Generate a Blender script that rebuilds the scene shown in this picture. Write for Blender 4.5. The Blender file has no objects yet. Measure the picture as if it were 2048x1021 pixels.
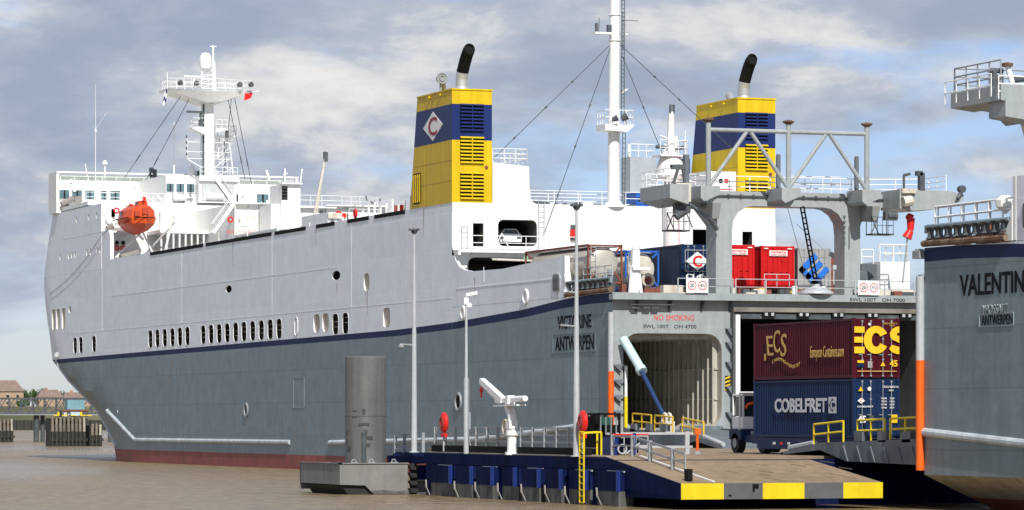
import bpy, bmesh, math, random
from mathutils import Vector, Matrix
random.seed(7)
PI = math.pi; R = math.radians
scene = bpy.context.scene
col = scene.collection

# ------------------------------------------------------------------ camera
# metres; the ship's stern port corner on the waterline is the origin, +Y towards its bow, +X to starboard
CAM = Vector((-89.443, -227.109, 4.1)); HEAD = math.atan(2724/7500)
cam = bpy.data.cameras.new('camera'); co = bpy.data.objects.new('camera', cam); col.objects.link(co)
co.location = CAM; co.rotation_euler = (PI/2, 0, -HEAD)
cam.sensor_width = 36; cam.lens = 7500/2048*36
cam.shift_y = (840-510.5)/2048; cam.clip_end = 30000; cam.clip_start = 1
scene.camera = co
scene.view_settings.view_transform = 'Standard'; scene.view_settings.look = 'None'
scene.view_settings.exposure = 0.0; scene.view_settings.gamma = 1; scene.view_settings.use_curve_mapping = False

# ------------------------------------------------------------------ sun and sky
SUN = Vector((-.13, -1, .93)).normalized()
sl = bpy.data.lights.new('sun', 'SUN'); sl.energy = 4.9; sl.angle = R(.5); sl.color = (1, .97, .92)
so = bpy.data.objects.new('sun', sl); col.objects.link(so); so.rotation_euler = SUN.to_track_quat('Z', 'Y').to_euler()
W = bpy.data.worlds.new('World'); scene.world = W; W.use_nodes = True
nt = W.node_tree; N = nt.nodes; L = nt.links; N.clear()
def nd(t, **k):
    n = N.new(t)
    for a, b in k.items(): setattr(n, a, b)
    return n
def ramp(node, stops):
    e = node.color_ramp.elements
    while len(e) > 1: e.remove(e[-1])
    e[0].position, e[0].color = stops[0][0], (*stops[0][1], 1)
    for p, c in stops[1:]:
        q = e.new(p); q.color = (*c, 1)
out = nd('ShaderNodeOutputWorld'); bg = nd('ShaderNodeBackground'); bg.inputs[1].default_value = .105
sky = nd('ShaderNodeTexSky', sky_type='NISHITA'); sky.sun_disc = False
sky.sun_elevation = math.asin(SUN.z); sky.sun_rotation = math.atan2(SUN.x, SUN.y); sky.dust_density = .3; sky.ozone_density = 2.5
tc = nd('ShaderNodeTexCoord')
def cloud(scale, loc, detail, rough, dist=0.):
    m = nd('ShaderNodeMapping'); m.inputs['Scale'].default_value = scale; m.inputs['Location'].default_value = loc
    n = nd('ShaderNodeTexNoise'); n.inputs['Scale'].default_value = 1; n.inputs['Detail'].default_value = detail
    n.inputs['Roughness'].default_value = rough; n.inputs['Distortion'].default_value = dist
    L.new(tc.outputs['Generated'], m.inputs[0]); L.new(m.outputs[0], n.inputs['Vector']); return n
n1 = cloud((8, 8, 27), (3.1, 1.7, .6), 8, .55, .2)
n2 = cloud((15, 15, 38), (5.3, 4.4, 2.7), 10, .6, .15)
sk = nd('ShaderNodeMixRGB', blend_type='MULTIPLY'); sk.inputs[0].default_value = 1; sk.inputs[2].default_value = (.76, .81, 1.1, 1)
L.new(sky.outputs[0], sk.inputs[1])
cov = nd('ShaderNodeValToRGB'); ramp(cov, [(.40, (0, 0, 0)), (.50, (1, 1, 1))]); L.new(n1.outputs[0], cov.inputs[0])
cc = nd('ShaderNodeValToRGB'); ramp(cc, [(.38, (3.3, 3.95, 5.1)), (.47, (3.95, 4.55, 5.6)), (.53, (4.8, 5.2, 6.0)), (.58, (6.3, 6.5, 6.8)), (.67, (8.0, 7.9, 7.7))]); L.new(n2.outputs[0], cc.inputs[0])
# clear band low over the horizon
sx = nd('ShaderNodeSeparateXYZ'); L.new(tc.outputs['Generated'], sx.inputs[0])
mr = nd('ShaderNodeMapRange'); mr.inputs[1].default_value = .0; mr.inputs[2].default_value = .045; mr.inputs[3].default_value = .25; mr.inputs[4].default_value = 1
L.new(sx.outputs[2], mr.inputs[0])
mm = nd('ShaderNodeMath', operation='MULTIPLY'); L.new(cov.outputs[0], mm.inputs[0]); L.new(mr.outputs[0], mm.inputs[1])
mx = nd('ShaderNodeMixRGB'); L.new(mm.outputs[0], mx.inputs[0]); L.new(sk.outputs[0], mx.inputs[1]); L.new(cc.outputs[0], mx.inputs[2])
L.new(mx.outputs[0], bg.inputs[0]); L.new(bg.outputs[0], out.inputs[0])

# ------------------------------------------------------------------ materials
MATS = {}
def mat(name, c, rough=.5, metal=0., var=.12, streak=0., bump=0., bscale=1., spec=.4, stain=None, stain_amt=0., stain_axis='z', plates=None, corr=None, scale=.6, fine=.06):
    if name in MATS: return MATS[name]
    m = bpy.data.materials.new(name); m.use_nodes = True; MATS[name] = m
    t = m.node_tree; n = t.nodes; l = t.links; b = n['Principled BSDF']
    b.inputs['Roughness'].default_value = rough; b.inputs['Metallic'].default_value = metal
    b.inputs['Specular IOR Level'].default_value = spec
    g = n.new('ShaderNodeNewGeometry')
    def noise(sc, vec=(1, 1, 1), det=4):
        mp = n.new('ShaderNodeMapping'); mp.inputs['Scale'].default_value = vec
        x = n.new('ShaderNodeTexNoise'); x.inputs['Scale'].default_value = sc; x.inputs['Detail'].default_value = det
        l.new(g.outputs['Position'], mp.inputs[0]); l.new(mp.outputs[0], x.inputs['Vector']); return x.outputs[0]
    def mul(a, fac_sock, lo, hi, i0=.3, i1=.7):
        r = n.new('ShaderNodeMapRange'); r.inputs[1].default_value = i0; r.inputs[2].default_value = i1
        r.inputs[3].default_value = lo; r.inputs[4].default_value = hi; l.new(fac_sock, r.inputs[0])
        x = n.new('ShaderNodeVectorMath'); x.operation = 'SCALE'; l.new(a, x.inputs[0]); l.new(r.outputs[0], x.inputs['Scale']); return x.outputs[0]
    rgb = n.new('ShaderNodeRGB'); rgb.outputs[0].default_value = (*c, 1); cur = rgb.outputs[0]
    if var: cur = mul(cur, noise(scale), 1-var, 1+var)
    if fine: cur = mul(cur, noise(6*scale, det=3), 1-fine, 1+fine)
    if streak: cur = mul(cur, noise(1.1, (2.2, 2.2, .12), 5), 1-streak, 1+streak*.6)
    if stain:
        r = n.new('ShaderNodeValToRGB'); ramp(r, [(.5, (0, 0, 0)), (.72, (1, 1, 1))])
        l.new(noise(1.3, (1.4, 1.4, .3), 6), r.inputs[0])
        q = n.new('ShaderNodeMath'); q.operation = 'MULTIPLY'; q.inputs[1].default_value = stain_amt; l.new(r.outputs[0], q.inputs[0])
        x = n.new('ShaderNodeMixRGB'); l.new(q.outputs[0], x.inputs[0]); l.new(cur, x.inputs[1]); x.inputs[2].default_value = (*stain, 1); cur = x.outputs[0]
    bh = None
    if plates:   # welded plating on a side that faces along X: seams as thin raised lines
        pw, ph, amt = plates
        s = n.new('ShaderNodeSeparateXYZ'); l.new(g.outputs['Position'], s.inputs[0])
        cb = n.new('ShaderNodeCombineXYZ'); l.new(s.outputs[1], cb.inputs[0]); l.new(s.outputs[2], cb.inputs[1])
        br = n.new('ShaderNodeTexBrick'); br.inputs['Scale'].default_value = 1; br.inputs['Brick Width'].default_value = pw; br.inputs['Row Height'].default_value = ph
        br.inputs['Mortar Size'].default_value = .045; br.inputs['Mortar Smooth'].default_value = .3; br.offset = 0.37
        br.inputs['Color1'].default_value = (.965, .965, .965, 1); br.inputs['Color2'].default_value = (1.03, 1.03, 1.03, 1); br.inputs['Mortar'].default_value = (1+amt,)*3+(1,)
        l.new(cb.outputs[0], br.inputs['Vector'])
        x = n.new('ShaderNodeMixRGB'); x.blend_type = 'MULTIPLY'; x.inputs[0].default_value = 1; l.new(cur, x.inputs[1]); l.new(br.outputs['Color'], x.inputs[2]); cur = x.outputs[0]
    l.new(cur, b.inputs['Base Color'])
    if bump:
        bp = n.new('ShaderNodeBump'); bp.inputs['Strength'].default_value = bump; bp.inputs['Distance'].default_value = .1
        l.new(noise(bscale, (1, 1, 1.3) if plates else (1, 1, 1), 4), bp.inputs['Height']); l.new(bp.outputs[0], b.inputs['Normal'])
    return m
lg = mat('light_grey_paint', (.80, .845, .885), .42, streak=.05, plates=(14.3, 2.75, .05), bump=.3, bscale=.5, var=.045, stain=(.86, .89, .92), stain_amt=.35, fine=.03)
dg = mat('dark_grey_paint', (.18, .238, .258), .45, streak=.10, plates=(14.3, 2.75, -.2), bump=.45, bscale=.5, var=.10, stain=(.25, .30, .315), stain_amt=.35)
navy_s = mat('navy_stripe_paint', (.016, .026, .085), .6, var=.1, spec=.15)
red_b = mat('boot_red_paint', (.30, .075, .055), .6, var=.2, streak=.2, stain=(.10, .07, .06), stain_amt=.5)
beige_b = mat('worn_beige_paint', (.40, .36, .30), .6, var=.2, streak=.2, stain=(.25, .16, .10), stain_amt=.5)
tg = mat('transom_grey_paint', (.315, .345, .345), .45, var=.06, streak=.08, stain=(.2, .18, .15), stain_amt=.3)
wh = mat('white_paint', (.80, .80, .77), .4, var=.03, streak=.05, stain=(.66, .60, .50), stain_amt=.22)
whc = mat('clean_white_paint', (.82, .82, .80), .4, var=.02)
cream = mat('cream_paint', (.60, .56, .47), .5, var=.12, stain=(.30, .2, .12), stain_amt=.5)
yel = mat('funnel_yellow_paint', (.68, .47, .015), .42, spec=.15, var=.04, streak=.14, fine=.04)
fblue = mat('funnel_blue_paint', (.016, .032, .13), .42, spec=.15, var=.05, streak=.06)
black = mat('black_paint', (.010, .010, .010), .7, var=.2, spec=.1)
soot = mat('soot_steel', (.010, .010, .010), .75, spec=.08, var=.4)
steel = mat('pipe_steel', (.55, .56, .56), .38, metal=.6, var=.1)
galv = mat('galvanised_steel', (.33, .35, .36), .5, metal=.25, var=.1)
galvl = mat('pale_galvanised_steel', (.45, .47, .48), .5, metal=.1, var=.08)
bluegrey = mat('blue_grey_steel', (.22, .29, .32), .5, var=.15)
rust = mat('rusty_steel', (.15, .085, .05), .8, var=.4, scale=2, stain=(.35, .28, .2), stain_amt=.6)
dsteel = mat('dark_steel', (.075, .085, .09), .6, var=.3, scale=1.5)
gsteel = mat('ramp_grey_steel', (.13, .15, .165), .55, var=.25, streak=.2)
inner = mat('inner_grey_paint', (.46, .435, .37), .6, var=.15, streak=.25, stain=(.22, .17, .12), stain_amt=.4)
innerd = mat('garage_shade_paint', (.10, .10, .09), .7, var=.2)  # inner paint again, with the darkness of deep openings put into its colour
orange = mat('orange_paint', (.85, .13, .01), .45, var=.08, streak=.1)
rorange = mat('lifeboat_orange', (.66, .085, .02), .38, var=.08, streak=.06)
redp = mat('red_paint', (.72, .02, .015), .4, var=.08)
yell = mat('safety_yellow_paint', (.74, .56, .01), .5, var=.08, streak=.1)
oyel = mat('worn_yellow_paint', (.72, .48, .03), .5, var=.2, scale=2)
navyp = mat('pontoon_navy_paint', (.005, .011, .055), .7, spec=.05, var=.2, streak=.25, stain=(.02, .025, .05), stain_amt=.4)
bluep = mat('pontoon_blue_paint', (.008, .026, .16), .4, var=.15, streak=.2)
tide = mat('tidal_stained_steel', (.085, .085, .08), .75, var=.35, streak=.45, stain=(.16, .15, .13), stain_amt=.6)
pilem = mat('dull_grey_steel_pile', (.125, .125, .12), .6, var=.12, streak=.25, stain=(.12, .12, .115), stain_amt=.4)
collarm = mat('weathered_grey_steel', (.20, .195, .185), .65, var=.12, streak=.15, stain=(.17, .165, .15), stain_amt=.4)
rubber = mat('black_rubber', (.02, .02, .02), .75, var=.2)
glass = mat('window_glass', (.10, .17, .19), .1, var=.3, spec=.8)
glassd = mat('dark_glass', (.02, .03, .035), .12, var=.2, spec=.8)
timber = mat('weathered_timber', (.21, .18, .14), .85, var=.35, scale=2, streak=.4)
timberd = mat('wet_dark_timber', (.035, .035, .028), .7, var=.35, scale=2)
maroon = mat('maroon_paint', (.075, .008, .015), .45, spec=.15, var=.08, streak=.12)
maroonl = mat('brown_red_paint', (.20, .06, .04), .6, var=.3, scale=2)
cblue = mat('container_navy_paint', (.011, .027, .08), .45, spec=.15, var=.08, streak=.12)
cgrey = mat('container_grey_paint', (.36, .355, .345), .5, var=.1, streak=.15)
cred = mat('container_red_paint', (.56, .014, .016), .42, spec=.15, var=.06, streak=.1)
logoyel = mat('lettering_yellow', (.86, .52, .02), .5, var=.05)
logogold = mat('lettering_gold', (.62, .40, .10), .5, var=.1)
logoblue = mat('lettering_blue', (.02, .16, .62), .5, var=.05)
ink = mat('lettering_black', (.010, .011, .014), .7, spec=.1, var=.1)
signred = mat('lettering_red', (.66, .06, .05), .5, var=.1)
silver = mat('tank_silver', (.52, .50, .43), .4, metal=.25, var=.1)
bright = mat('bright_blue_paint', (.02, .12, .48), .45, var=.1)
green = mat('dark_green_paint', (.02, .10, .07), .5, var=.2)
palegreen = mat('ram_pale_paint', (.50, .66, .66), .38, var=.06)
ramblue = mat('ram_blue_paint', (.05, .10, .26), .3, var=.08)
rope = mat('rope_fibre', (.40, .38, .33), .9, var=.2)
tan = mat('brick_tan', (.38, .27, .18), .85, var=.12)
brick = mat('brick_red', (.34, .17, .12), .85, var=.15)
roofm = mat('roof_tile_brown', (.21, .15, .12), .85, var=.15)

# ------------------------------------------------------------------ mesh helpers
def V3(*a): return Vector(a)
SPLIT = set('''fender_panel fender_bracket fender_rope kerb gantry_bracket deck_stanchion mast_stay fairlead_roller lashing_gear ring_buoy roof_antenna bracket hatch_rim signal_lamp mast_lamp gantry_wing superstructure deck_gear truss_cap hose_guide guide_post safety_gear deck_locker winch_gear casing_railing stern_railing bridge_railing gantry_railing ramp_railing wall_ladder bulwark_end rubbing_bar fairlead_sill compass_cover coupling locking_bar mast_platform mast_arm davit_frame deck_floodlight mooring_winch deck_fitting stairs pipe_run crane_hydraulics crane_platform door_post lifting_eye deck_vent winch_motor fire_station_house pipework hose_reel hinge_plate side_lamp gantry_wire horn hook gantry_pipe deck_hut rubber_fender painted_mark hull_piece fire_box casing inner_rib deck_marking cable_guard tail_light shaded_bulkhead door'''.split())
class MB:
    def __init__(s): s.v = []; s.f = []; s.m = []
    def add(s, vs, fs, m=0):
        o = len(s.v); s.v += [tuple(v) for v in vs]; s.f += [tuple(i+o for i in f) for f in fs]; s.m += [m]*len(fs); return s
    def box(s, x0, y0, z0, x1, y1, z1, m=0):
        if x1 < x0: x0, x1 = x1, x0
        if y1 < y0: y0, y1 = y1, y0
        if z1 < z0: z0, z1 = z1, z0
        return s.add([(x0,y0,z0),(x1,y0,z0),(x1,y1,z0),(x0,y1,z0),(x0,y0,z1),(x1,y0,z1),(x1,y1,z1),(x0,y1,z1)],
                     [(0,3,2,1),(4,5,6,7),(0,1,5,4),(1,2,6,5),(2,3,7,6),(3,0,4,7)], m)
    def cyl(s, p, q, r, r2=None, n=10, m=0, cap=True):
        p, q = Vector(p), Vector(q); r2 = r if r2 is None else r2
        d = q-p
        if d.length < 1e-6: return s
        d.normalize(); a = d.orthogonal().normalized()
        if abs(d.z) < .9: a = d.cross(Vector((0,0,1))).normalized()
        b = d.cross(a); vs = []
        for c, rr in ((p, r), (q, r2)):
            for i in range(n):
                t = 2*PI*(i+.5)/n; vs.append(c+a*math.cos(t)*rr+b*math.sin(t)*rr)
        fs = [(i, (i+1) % n, n+(i+1) % n, n+i) for i in range(n)]
        if cap: fs += [tuple(range(n-1, -1, -1)), tuple(range(n, 2*n))]
        return s.add(vs, fs, m)
    def path(s, pts, r, n=8, m=0):
        for a, b in zip(pts, pts[1:]): s.cyl(a, b, r, n=n, m=m)
        return s
    def bar(s, p, q, w, h, m=0):      # rectangular bar, w horizontal, h the other way
        p, q = Vector(p), Vector(q); d = (q-p).normalized()
        a = d.cross(Vector((0,0,1)))
        a = a.normalized() if a.length > 1e-4 else Vector((1,0,0))
        b = a.cross(d).normalized(); vs = []
        for c in (p, q):
            for i, j in ((-1,-1),(1,-1),(1,1),(-1,1)): vs.append(c+a*i*w/2+b*j*h/2)
        return s.add(vs, [(3,2,1,0),(4,5,6,7),(0,1,5,4),(1,2,6,5),(2,3,7,6),(3,0,4,7)], m)
    def prism(s, poly, ax, a0, a1, m=0):   # poly in the plane across axis ax: x->(y,z) y->(x,z) z->(x,y)
        f = {'x': lambda p, a: (a, p[0], p[1]), 'y': lambda p, a: (p[0], a, p[1]), 'z': lambda p, a: (p[0], p[1], a)}[ax]
        n = len(poly); vs = [f(p, a0) for p in poly]+[f(p, a1) for p in poly]
        return s.add(vs, [tuple(range(n-1,-1,-1)), tuple(range(n, 2*n))]+[(i,(i+1)%n,n+(i+1)%n,n+i) for i in range(n)], m)
    def lathe(s, prof, c=(0,0,0), ax='z', n=16, m=0):
        c = Vector(c); vs = []
        for r, h in prof:
            for i in range(n):
                t = 2*PI*i/n; u, v = r*math.cos(t), r*math.sin(t)
                vs.append(c+(V3(u,v,h) if ax == 'z' else V3(h,u,v) if ax == 'x' else V3(u,h,v)))
        k = len(prof); fs = [(j*n+i, j*n+(i+1)%n, (j+1)*n+(i+1)%n, (j+1)*n+i) for j in range(k-1) for i in range(n)]
        return s.add(vs, fs+[tuple(range(n-1,-1,-1)), tuple(range((k-1)*n, k*n))], m)
    def ring(s, c, r, t, ax='y', n=16, k=6, m=0):
        c = Vector(c); vs = []
        for i in range(n):
            a = 2*PI*i/n
            for j in range(k):
                b = 2*PI*j/k; rr = r+t*math.cos(b); h = t*math.sin(b); u, v = rr*math.cos(a), rr*math.sin(a)
                vs.append(c+(V3(u,h,v) if ax == 'y' else V3(h,u,v) if ax == 'x' else V3(u,v,h)))
        return s.add(vs, [(i*k+j, i*k+(j+1)%k, ((i+1)%n)*k+(j+1)%k, ((i+1)%n)*k+j) for i in range(n) for j in range(k)], m)
    def rail(s, pts, h=1.05, step=1.5, r=.03, bars=(1, .62, .3), m=0, pr=None):
        pts = [Vector(p) for p in pts]; pr = pr or r
        for a, b in zip(pts, pts[1:]):
            k = max(1, round((b-a).length/step))
            for i in range(k+1):
                p = a.lerp(b, i/k); s.cyl(p, p+V3(0,0,h), pr, n=5, m=m)
            for t in bars: s.cyl(a+V3(0,0,h*t), b+V3(0,0,h*t), r, n=5, m=m)
        return s
    def ladder(s, p, q, w=(.4,0,0), r=.03, step=.35, m=0):
        p, q, w = Vector(p), Vector(q), Vector(w)
        s.cyl(p, q, r, n=5, m=m); s.cyl(p+w, q+w, r, n=5, m=m); k = max(2, int((q-p).length/step))
        for i in range(k+1): a = p.lerp(q, i/k); s.cyl(a, a+w, r*.8, n=5, m=m)
        return s
    def mesh(s, name, mats, smooth=None):
        me = bpy.data.meshes.new(name); me.from_pydata(s.v, [], s.f)
        for x in (mats if isinstance(mats, (list, tuple)) else [mats]): me.materials.append(x)
        me.polygons.foreach_set('material_index', s.m)
        b = bmesh.new(); b.from_mesh(me); bmesh.ops.recalc_face_normals(b, faces=b.faces); b.to_mesh(me); b.free()
        if smooth is not None:
            me.polygons.foreach_set('use_smooth', [True]*len(me.polygons))
            try: me.set_sharp_from_angle(angle=R(smooth))
            except Exception: pass
        return me
    def pieces(s):      # clusters of faces that touch (by bounding box)
        par = list(range(len(s.v)))
        def find(a):
            while par[a] != a: par[a] = par[par[a]]; a = par[a]
            return a
        for f in s.f:
            for i in f[1:]: par[find(i)] = find(f[0])
        isl = {}
        for i, f in enumerate(s.f): isl.setdefault(find(f[0]), []).append(i)
        bb = []
        for fs in isl.values():
            vs = [s.v[j] for i in fs for j in s.f[i]]; bb.append([[min(v[k] for v in vs)-.02 for k in range(3)], [max(v[k] for v in vs)+.02 for k in range(3)], fs])
        ch = True
        while ch:
            ch = False; out_ = []
            for b in bb:
                for o in out_:
                    if all(b[0][k] <= o[1][k] and o[0][k] <= b[1][k] for k in range(3)):
                        o[0] = [min(o[0][k], b[0][k]) for k in range(3)]; o[1] = [max(o[1][k], b[1][k]) for k in range(3)]; o[2] = o[2]+b[2]; ch = True; break
                else: out_.append(b)
            bb = out_
        return [b[2] for b in bb]
    def build(s, name, mats, parent=None, smooth=35, bevel=0):
        if name in SPLIT:
            ps = s.pieces()
            if len(ps) > 1:
                r = None
                for fs in ps:
                    q = MB(); used = {}
                    for i in fs:
                        q.f.append(tuple(used.setdefault(j, len(used)) for j in s.f[i])); q.m.append(s.m[i])
                    q.v = [s.v[j] for j in used]; o = q._build(name, mats, parent, smooth, bevel); r = r or o
                return r
        return s._build(name, mats, parent, smooth, bevel)
    def _build(s, name, mats, parent=None, smooth=35, bevel=0):
        o = bpy.data.objects.new(name, s.mesh(name, mats, smooth)); col.objects.link(o)
        if parent: o.parent = parent
        if bevel:
            md = o.modifiers.new('bevel', 'BEVEL'); md.width = bevel; md.segments = 2; md.limit_method = 'ANGLE'; md.angle_limit = R(50)
        return o
def tag(o, label=None, cat=None, group=None, kind=None):
    if label: o['label'] = label
    if cat: o['category'] = cat
    if group: o['group'] = group
    if kind: o['kind'] = kind
    return o
def thing(name, label, cat, loc=(0,0,0), rz=0, group=None):
    o = bpy.data.objects.new(name, None); o.empty_display_size = .5; col.objects.link(o); o.location = loc; o.rotation_euler.z = rz
    return tag(o, label, cat, group)
def copy_tree(o, parent=None, skip=()):
    c = o.copy(); col.objects.link(c); c.parent = parent
    for ch in [x for x in bpy.data.objects if x.parent == o]:
        if ch.name.split('.')[0] not in skip: copy_tree(ch, c, skip)
    return c
def text(s, c, w, h, face, m, parent=None, bold=0., name='lettering', th=.012, extra=None):
    """writing as thin raised letters, c = centre, face = 'port' (looks to -X) or 'aft' (looks to -Y)"""
    cu = bpy.data.curves.new('t', 'FONT'); cu.body = s; cu.offset = bold; cu.extrude = .02; cu.resolution_u = 3
    o = bpy.data.objects.new('t', cu); col.objects.link(o)
    dg_ = bpy.context.evaluated_depsgraph_get(); me = bpy.data.meshes.new_from_object(o.evaluated_get(dg_)); bpy.data.objects.remove(o)
    me.name = name; xs = [v.co.x for v in me.vertices]; ys = [v.co.y for v in me.vertices]
    x0, x1, y0, y1 = min(xs), max(xs), min(ys), max(ys); c = Vector(c)
    for v in me.vertices:
        u = ((v.co.x-x0)/(x1-x0)-.5)*w; k = ((v.co.y-y0)/(y1-y0)-.5)*h; d = (v.co.z/.02)*th/2
        if extra: u, k = extra(u, k)
        v.co = c+(V3(-d, -u, k) if face == 'port' else V3(u, -d, k))
    me.materials.clear(); me.materials.append(m)
    o = bpy.data.objects.new(name, me); col.objects.link(o); o.parent = parent
    return o
def rrect(a0, b0, a1, b1, r, n=5):
    r = min(r, (a1-a0)/2-.001, (b1-b0)/2-.001); p = []
    for cx, cy, t0 in ((a1-r, b0+r, -90), (a1-r, b1-r, 0), (a0+r, b1-r, 90), (a0+r, b0+r, 180)):
        for i in range(n+1):
            t = R(t0+90*i/n); p.append((cx+r*math.cos(t), cy+r*math.sin(t)))
    return p
def interp(x, t):
    if x <= t[0][0]: return t[0][1]
    for (a, b), (c, d) in zip(t, t[1:]):
        if x <= c: return b+(d-b)*(x-a)/(c-a)
    return t[-1][1]
def carve(o, cutters, mats_extra):
    """boolean-cut real openings out of a solid; cutters: list of MB"""
    for cb in cutters:
        n0 = len(o.data.materials)
        c = bpy.data.objects.new('c', cb.mesh('c', mats_extra)); col.objects.link(c)
        md = o.modifiers.new('b', 'BOOLEAN'); md.operation = 'DIFFERENCE'; md.object = c; md.solver = 'EXACT'; md.material_mode = 'TRANSFER'
        d = bpy.context.evaluated_depsgraph_get(); me = bpy.data.meshes.new_from_object(o.evaluated_get(d))
        o.modifiers.clear(); old = o.data; o.data = me; bpy.data.objects.remove(c); bpy.data.meshes.remove(old)
def join(objs, name):
    b = bmesh.new(); mats = []
    for o in objs:
        for m in o.data.materials:
            if m not in mats: mats.append(m)
    for o in objs:
        t = bmesh.new(); t.from_mesh(o.data); ms = list(o.data.materials)
        for f in t.faces: f.material_index = mats.index(ms[f.material_index])
        me = bpy.data.meshes.new('x'); t.to_mesh(me); t.free(); b.from_mesh(me); bpy.data.meshes.remove(me)
    me = bpy.data.meshes.new(name); b.to_mesh(me); b.free()
    for m in mats: me.materials.append(m)
    par = objs[0].parent
    for o in objs: bpy.data.objects.remove(o)
    o = bpy.data.objects.new(name, me); col.objects.link(o); o.parent = par; return o

# ================================================================== water and banks
def water():
    m = bpy.data.materials.new('muddy_river_water'); m.use_nodes = True; t = m.node_tree; n = t.nodes; l = t.links; b = n['Principled BSDF']
    g = n.new('ShaderNodeNewGeometry')
    def noise(sc, vec, det=5, dist=0):
        mp = n.new('ShaderNodeMapping'); mp.inputs['Scale'].default_value = vec; mp.inputs['Rotation'].default_value = (0,0,HEAD)
        x = n.new('ShaderNodeTexNoise'); x.inputs['Scale'].default_value = sc; x.inputs['Detail'].default_value = det; x.inputs['Distortion'].default_value = dist
        l.new(g.outputs['Position'], mp.inputs[0]); l.new(mp.outputs[0], x.inputs['Vector']); return x.outputs[0]
    r = n.new('ShaderNodeValToRGB'); ramp(r, [(.34, (.16, .108, .052)), (.5, (.222, .157, .08)), (.66, (.29, .215, .122))])  # light and dark of the ripples put into the muddy base colour
    l.new(noise(1.5, (1, .45, 1), 7, .3), r.inputs[0]); l.new(r.outputs[0], b.inputs['Base Color'])
    # wind-smoothed patches reflect more of the sky
    r2 = n.new('ShaderNodeMapRange'); r2.inputs[1].default_value = .42; r2.inputs[2].default_value = .6; r2.inputs[3].default_value = .34; r2.inputs[4].default_value = .12
    l.new(noise(.035, (.5, .12, 1), 4, .3), r2.inputs[0]); l.new(r2.outputs[0], b.inputs['Roughness'])
    b.inputs['Specular IOR Level'].default_value = .3; b.inputs['IOR'].default_value = 1.33
    bp = n.new('ShaderNodeBump'); bp.inputs['Strength'].default_value = 1; bp.inputs['Distance'].default_value = .5; l.new(noise(.8, (1, .6, 1), 6), bp.inputs['Height'])
    bp2 = n.new('ShaderNodeBump'); bp2.inputs['Strength'].default_value = 1; bp2.inputs['Distance'].default_value = .2; l.new(noise(2.2, (1, .7, 1), 4), bp2.inputs['Height'])
    bp3 = n.new('ShaderNodeBump'); bp3.inputs['Strength'].default_value = .9; bp3.inputs['Distance'].default_value = 1.1; l.new(noise(.22, (1, .7, 1), 5), bp3.inputs['Height'])
    l.new(bp3.outputs[0], bp.inputs['Normal']); l.new(bp.outputs[0], bp2.inputs['Normal']); l.new(bp2.outputs[0], b.inputs['Normal'])
    return m
w = MB(); w.add([(-9000,-9000,0),(9000,-9000,0),(9000,9000,0),(-9000,9000,0)], [(0,1,2,3)])
tag(w.build('water', water(), smooth=None), kind='structure')
soil = mat('bank_soil', (.12, .12, .07), .9, var=.3, scale=.05)
g = MB(); g.prism([(-3500, 1900), (0, 1285), (240, 1250), (900, 1150), (5000, 700), (6000, 5000), (-3000, 6000)], 'z', -1, 9.5)
tag(g.build('ground', soil, smooth=None), kind='structure')

# ================================================================== the ship
BT = [(0,122.1,48.0),(1.5,124.5,45.0),(3.5,129.5,41.0),(5.5,135.7,37.0),(7,143.3,34.0),(8.5,150.5,31.0),(10.5,158.0,27.4),(13,159.8,24.4),(15.7,162.1,21.3),(18.8,163.8,18.2),(22.5,162.0,18.0),(26,159.4,18.0)]
B = 25.8; HB = B/2
def bowin(Y, z):
    z = max(z, 0); Y0 = interp(z, [(a, b) for a, b, c in BT]); Lz = interp(z, [(a, c) for a, b, c in BT])
    return HB*min(max((Y-Y0)/Lz, 0), .999)**2
def st_top(Y): return interp(Y, [(0,12.38),(4,12.36),(9,12.2),(17,11.73),(38,11.0),(161,10.43),(190,10.4)])
def st_bot(Y): return st_top(Y)-interp(Y, [(0,.62),(20,.55),(40,.48),(160,.44)])
def sternin(Y, z):                       # the counter: underside rises out of the water at the stern
    return max(0, 2.0-z)*interp(Y, [(0, 2.2), (18, .5), (30, 0)]) if z < 2.0 and Y < 30 else 0
def loft(ys, zfun, mfun, endm=(0, 0), topm=0):
    """closed solid lofted between stations ys; zfun(Y) gives the heights of one side's points from keel up"""
    mb = MB(); rings = []
    for Y in ys:
        zs = zfun(Y); ring = []
        for z in zs: i = bowin(Y, z)+sternin(Y, z); ring.append((min(i, HB-.02), Y, z))
        for z in reversed(zs): i = min(bowin(Y, z)+sternin(Y, z), HB-.02); ring.append((B-i, Y, z))
        rings.append(ring)
    k = len(rings[0]); h = k//2
    for r in rings: mb.v += r
    for j in range(len(rings)-1):
        for i in range(k):
            a = j*k+i; b = j*k+(i+1) % k
            mb.f.append((a, b, b+k, a+k))
            band = i if i < h-1 else (k-2-i if h <= i < k-1 else None)
            mb.m.append(mfun(band) if band is not None else topm if i == h-1 else 3)
    # end caps as bands of quads
    for base, m in ((0, endm[0]), ((len(rings)-1)*k, endm[1])):
        for i in range(h-1):
            mb.f.append((base+i, base+i+1, base+k-2-i, base+k-1-i)); mb.m.append(m if not callable(m) else m(i))
    return mb
HM = [lg, dg, navy_s, red_b, tg, wh, beige_b]     # hull paints
def zmain(top):
    return lambda Y: [-1.6, -.2, .6, 1.2, 3, 5, 7, 8.7, st_bot(Y), st_top(Y), 13, 14.6, 16.4, 18, top]
def mband(i): return 3 if i < 3 else 1 if i < 8 else 2 if i == 8 else 0
ys_m = [32, 45, 60, 75, 90, 105, 115]+[120+2.2*i for i in range(30)]
ys_m = [y for y in ys_m if y < 184]
ship = thing('cargo_ship', 'long grey cargo ship with two yellow and blue funnels and a white bridge', 'cargo ship')
hull = loft(ys_m, zmain(19.2), mband, endm=(lambda i: 5, 0), topm=4).build('hull', HM, ship)
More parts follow.
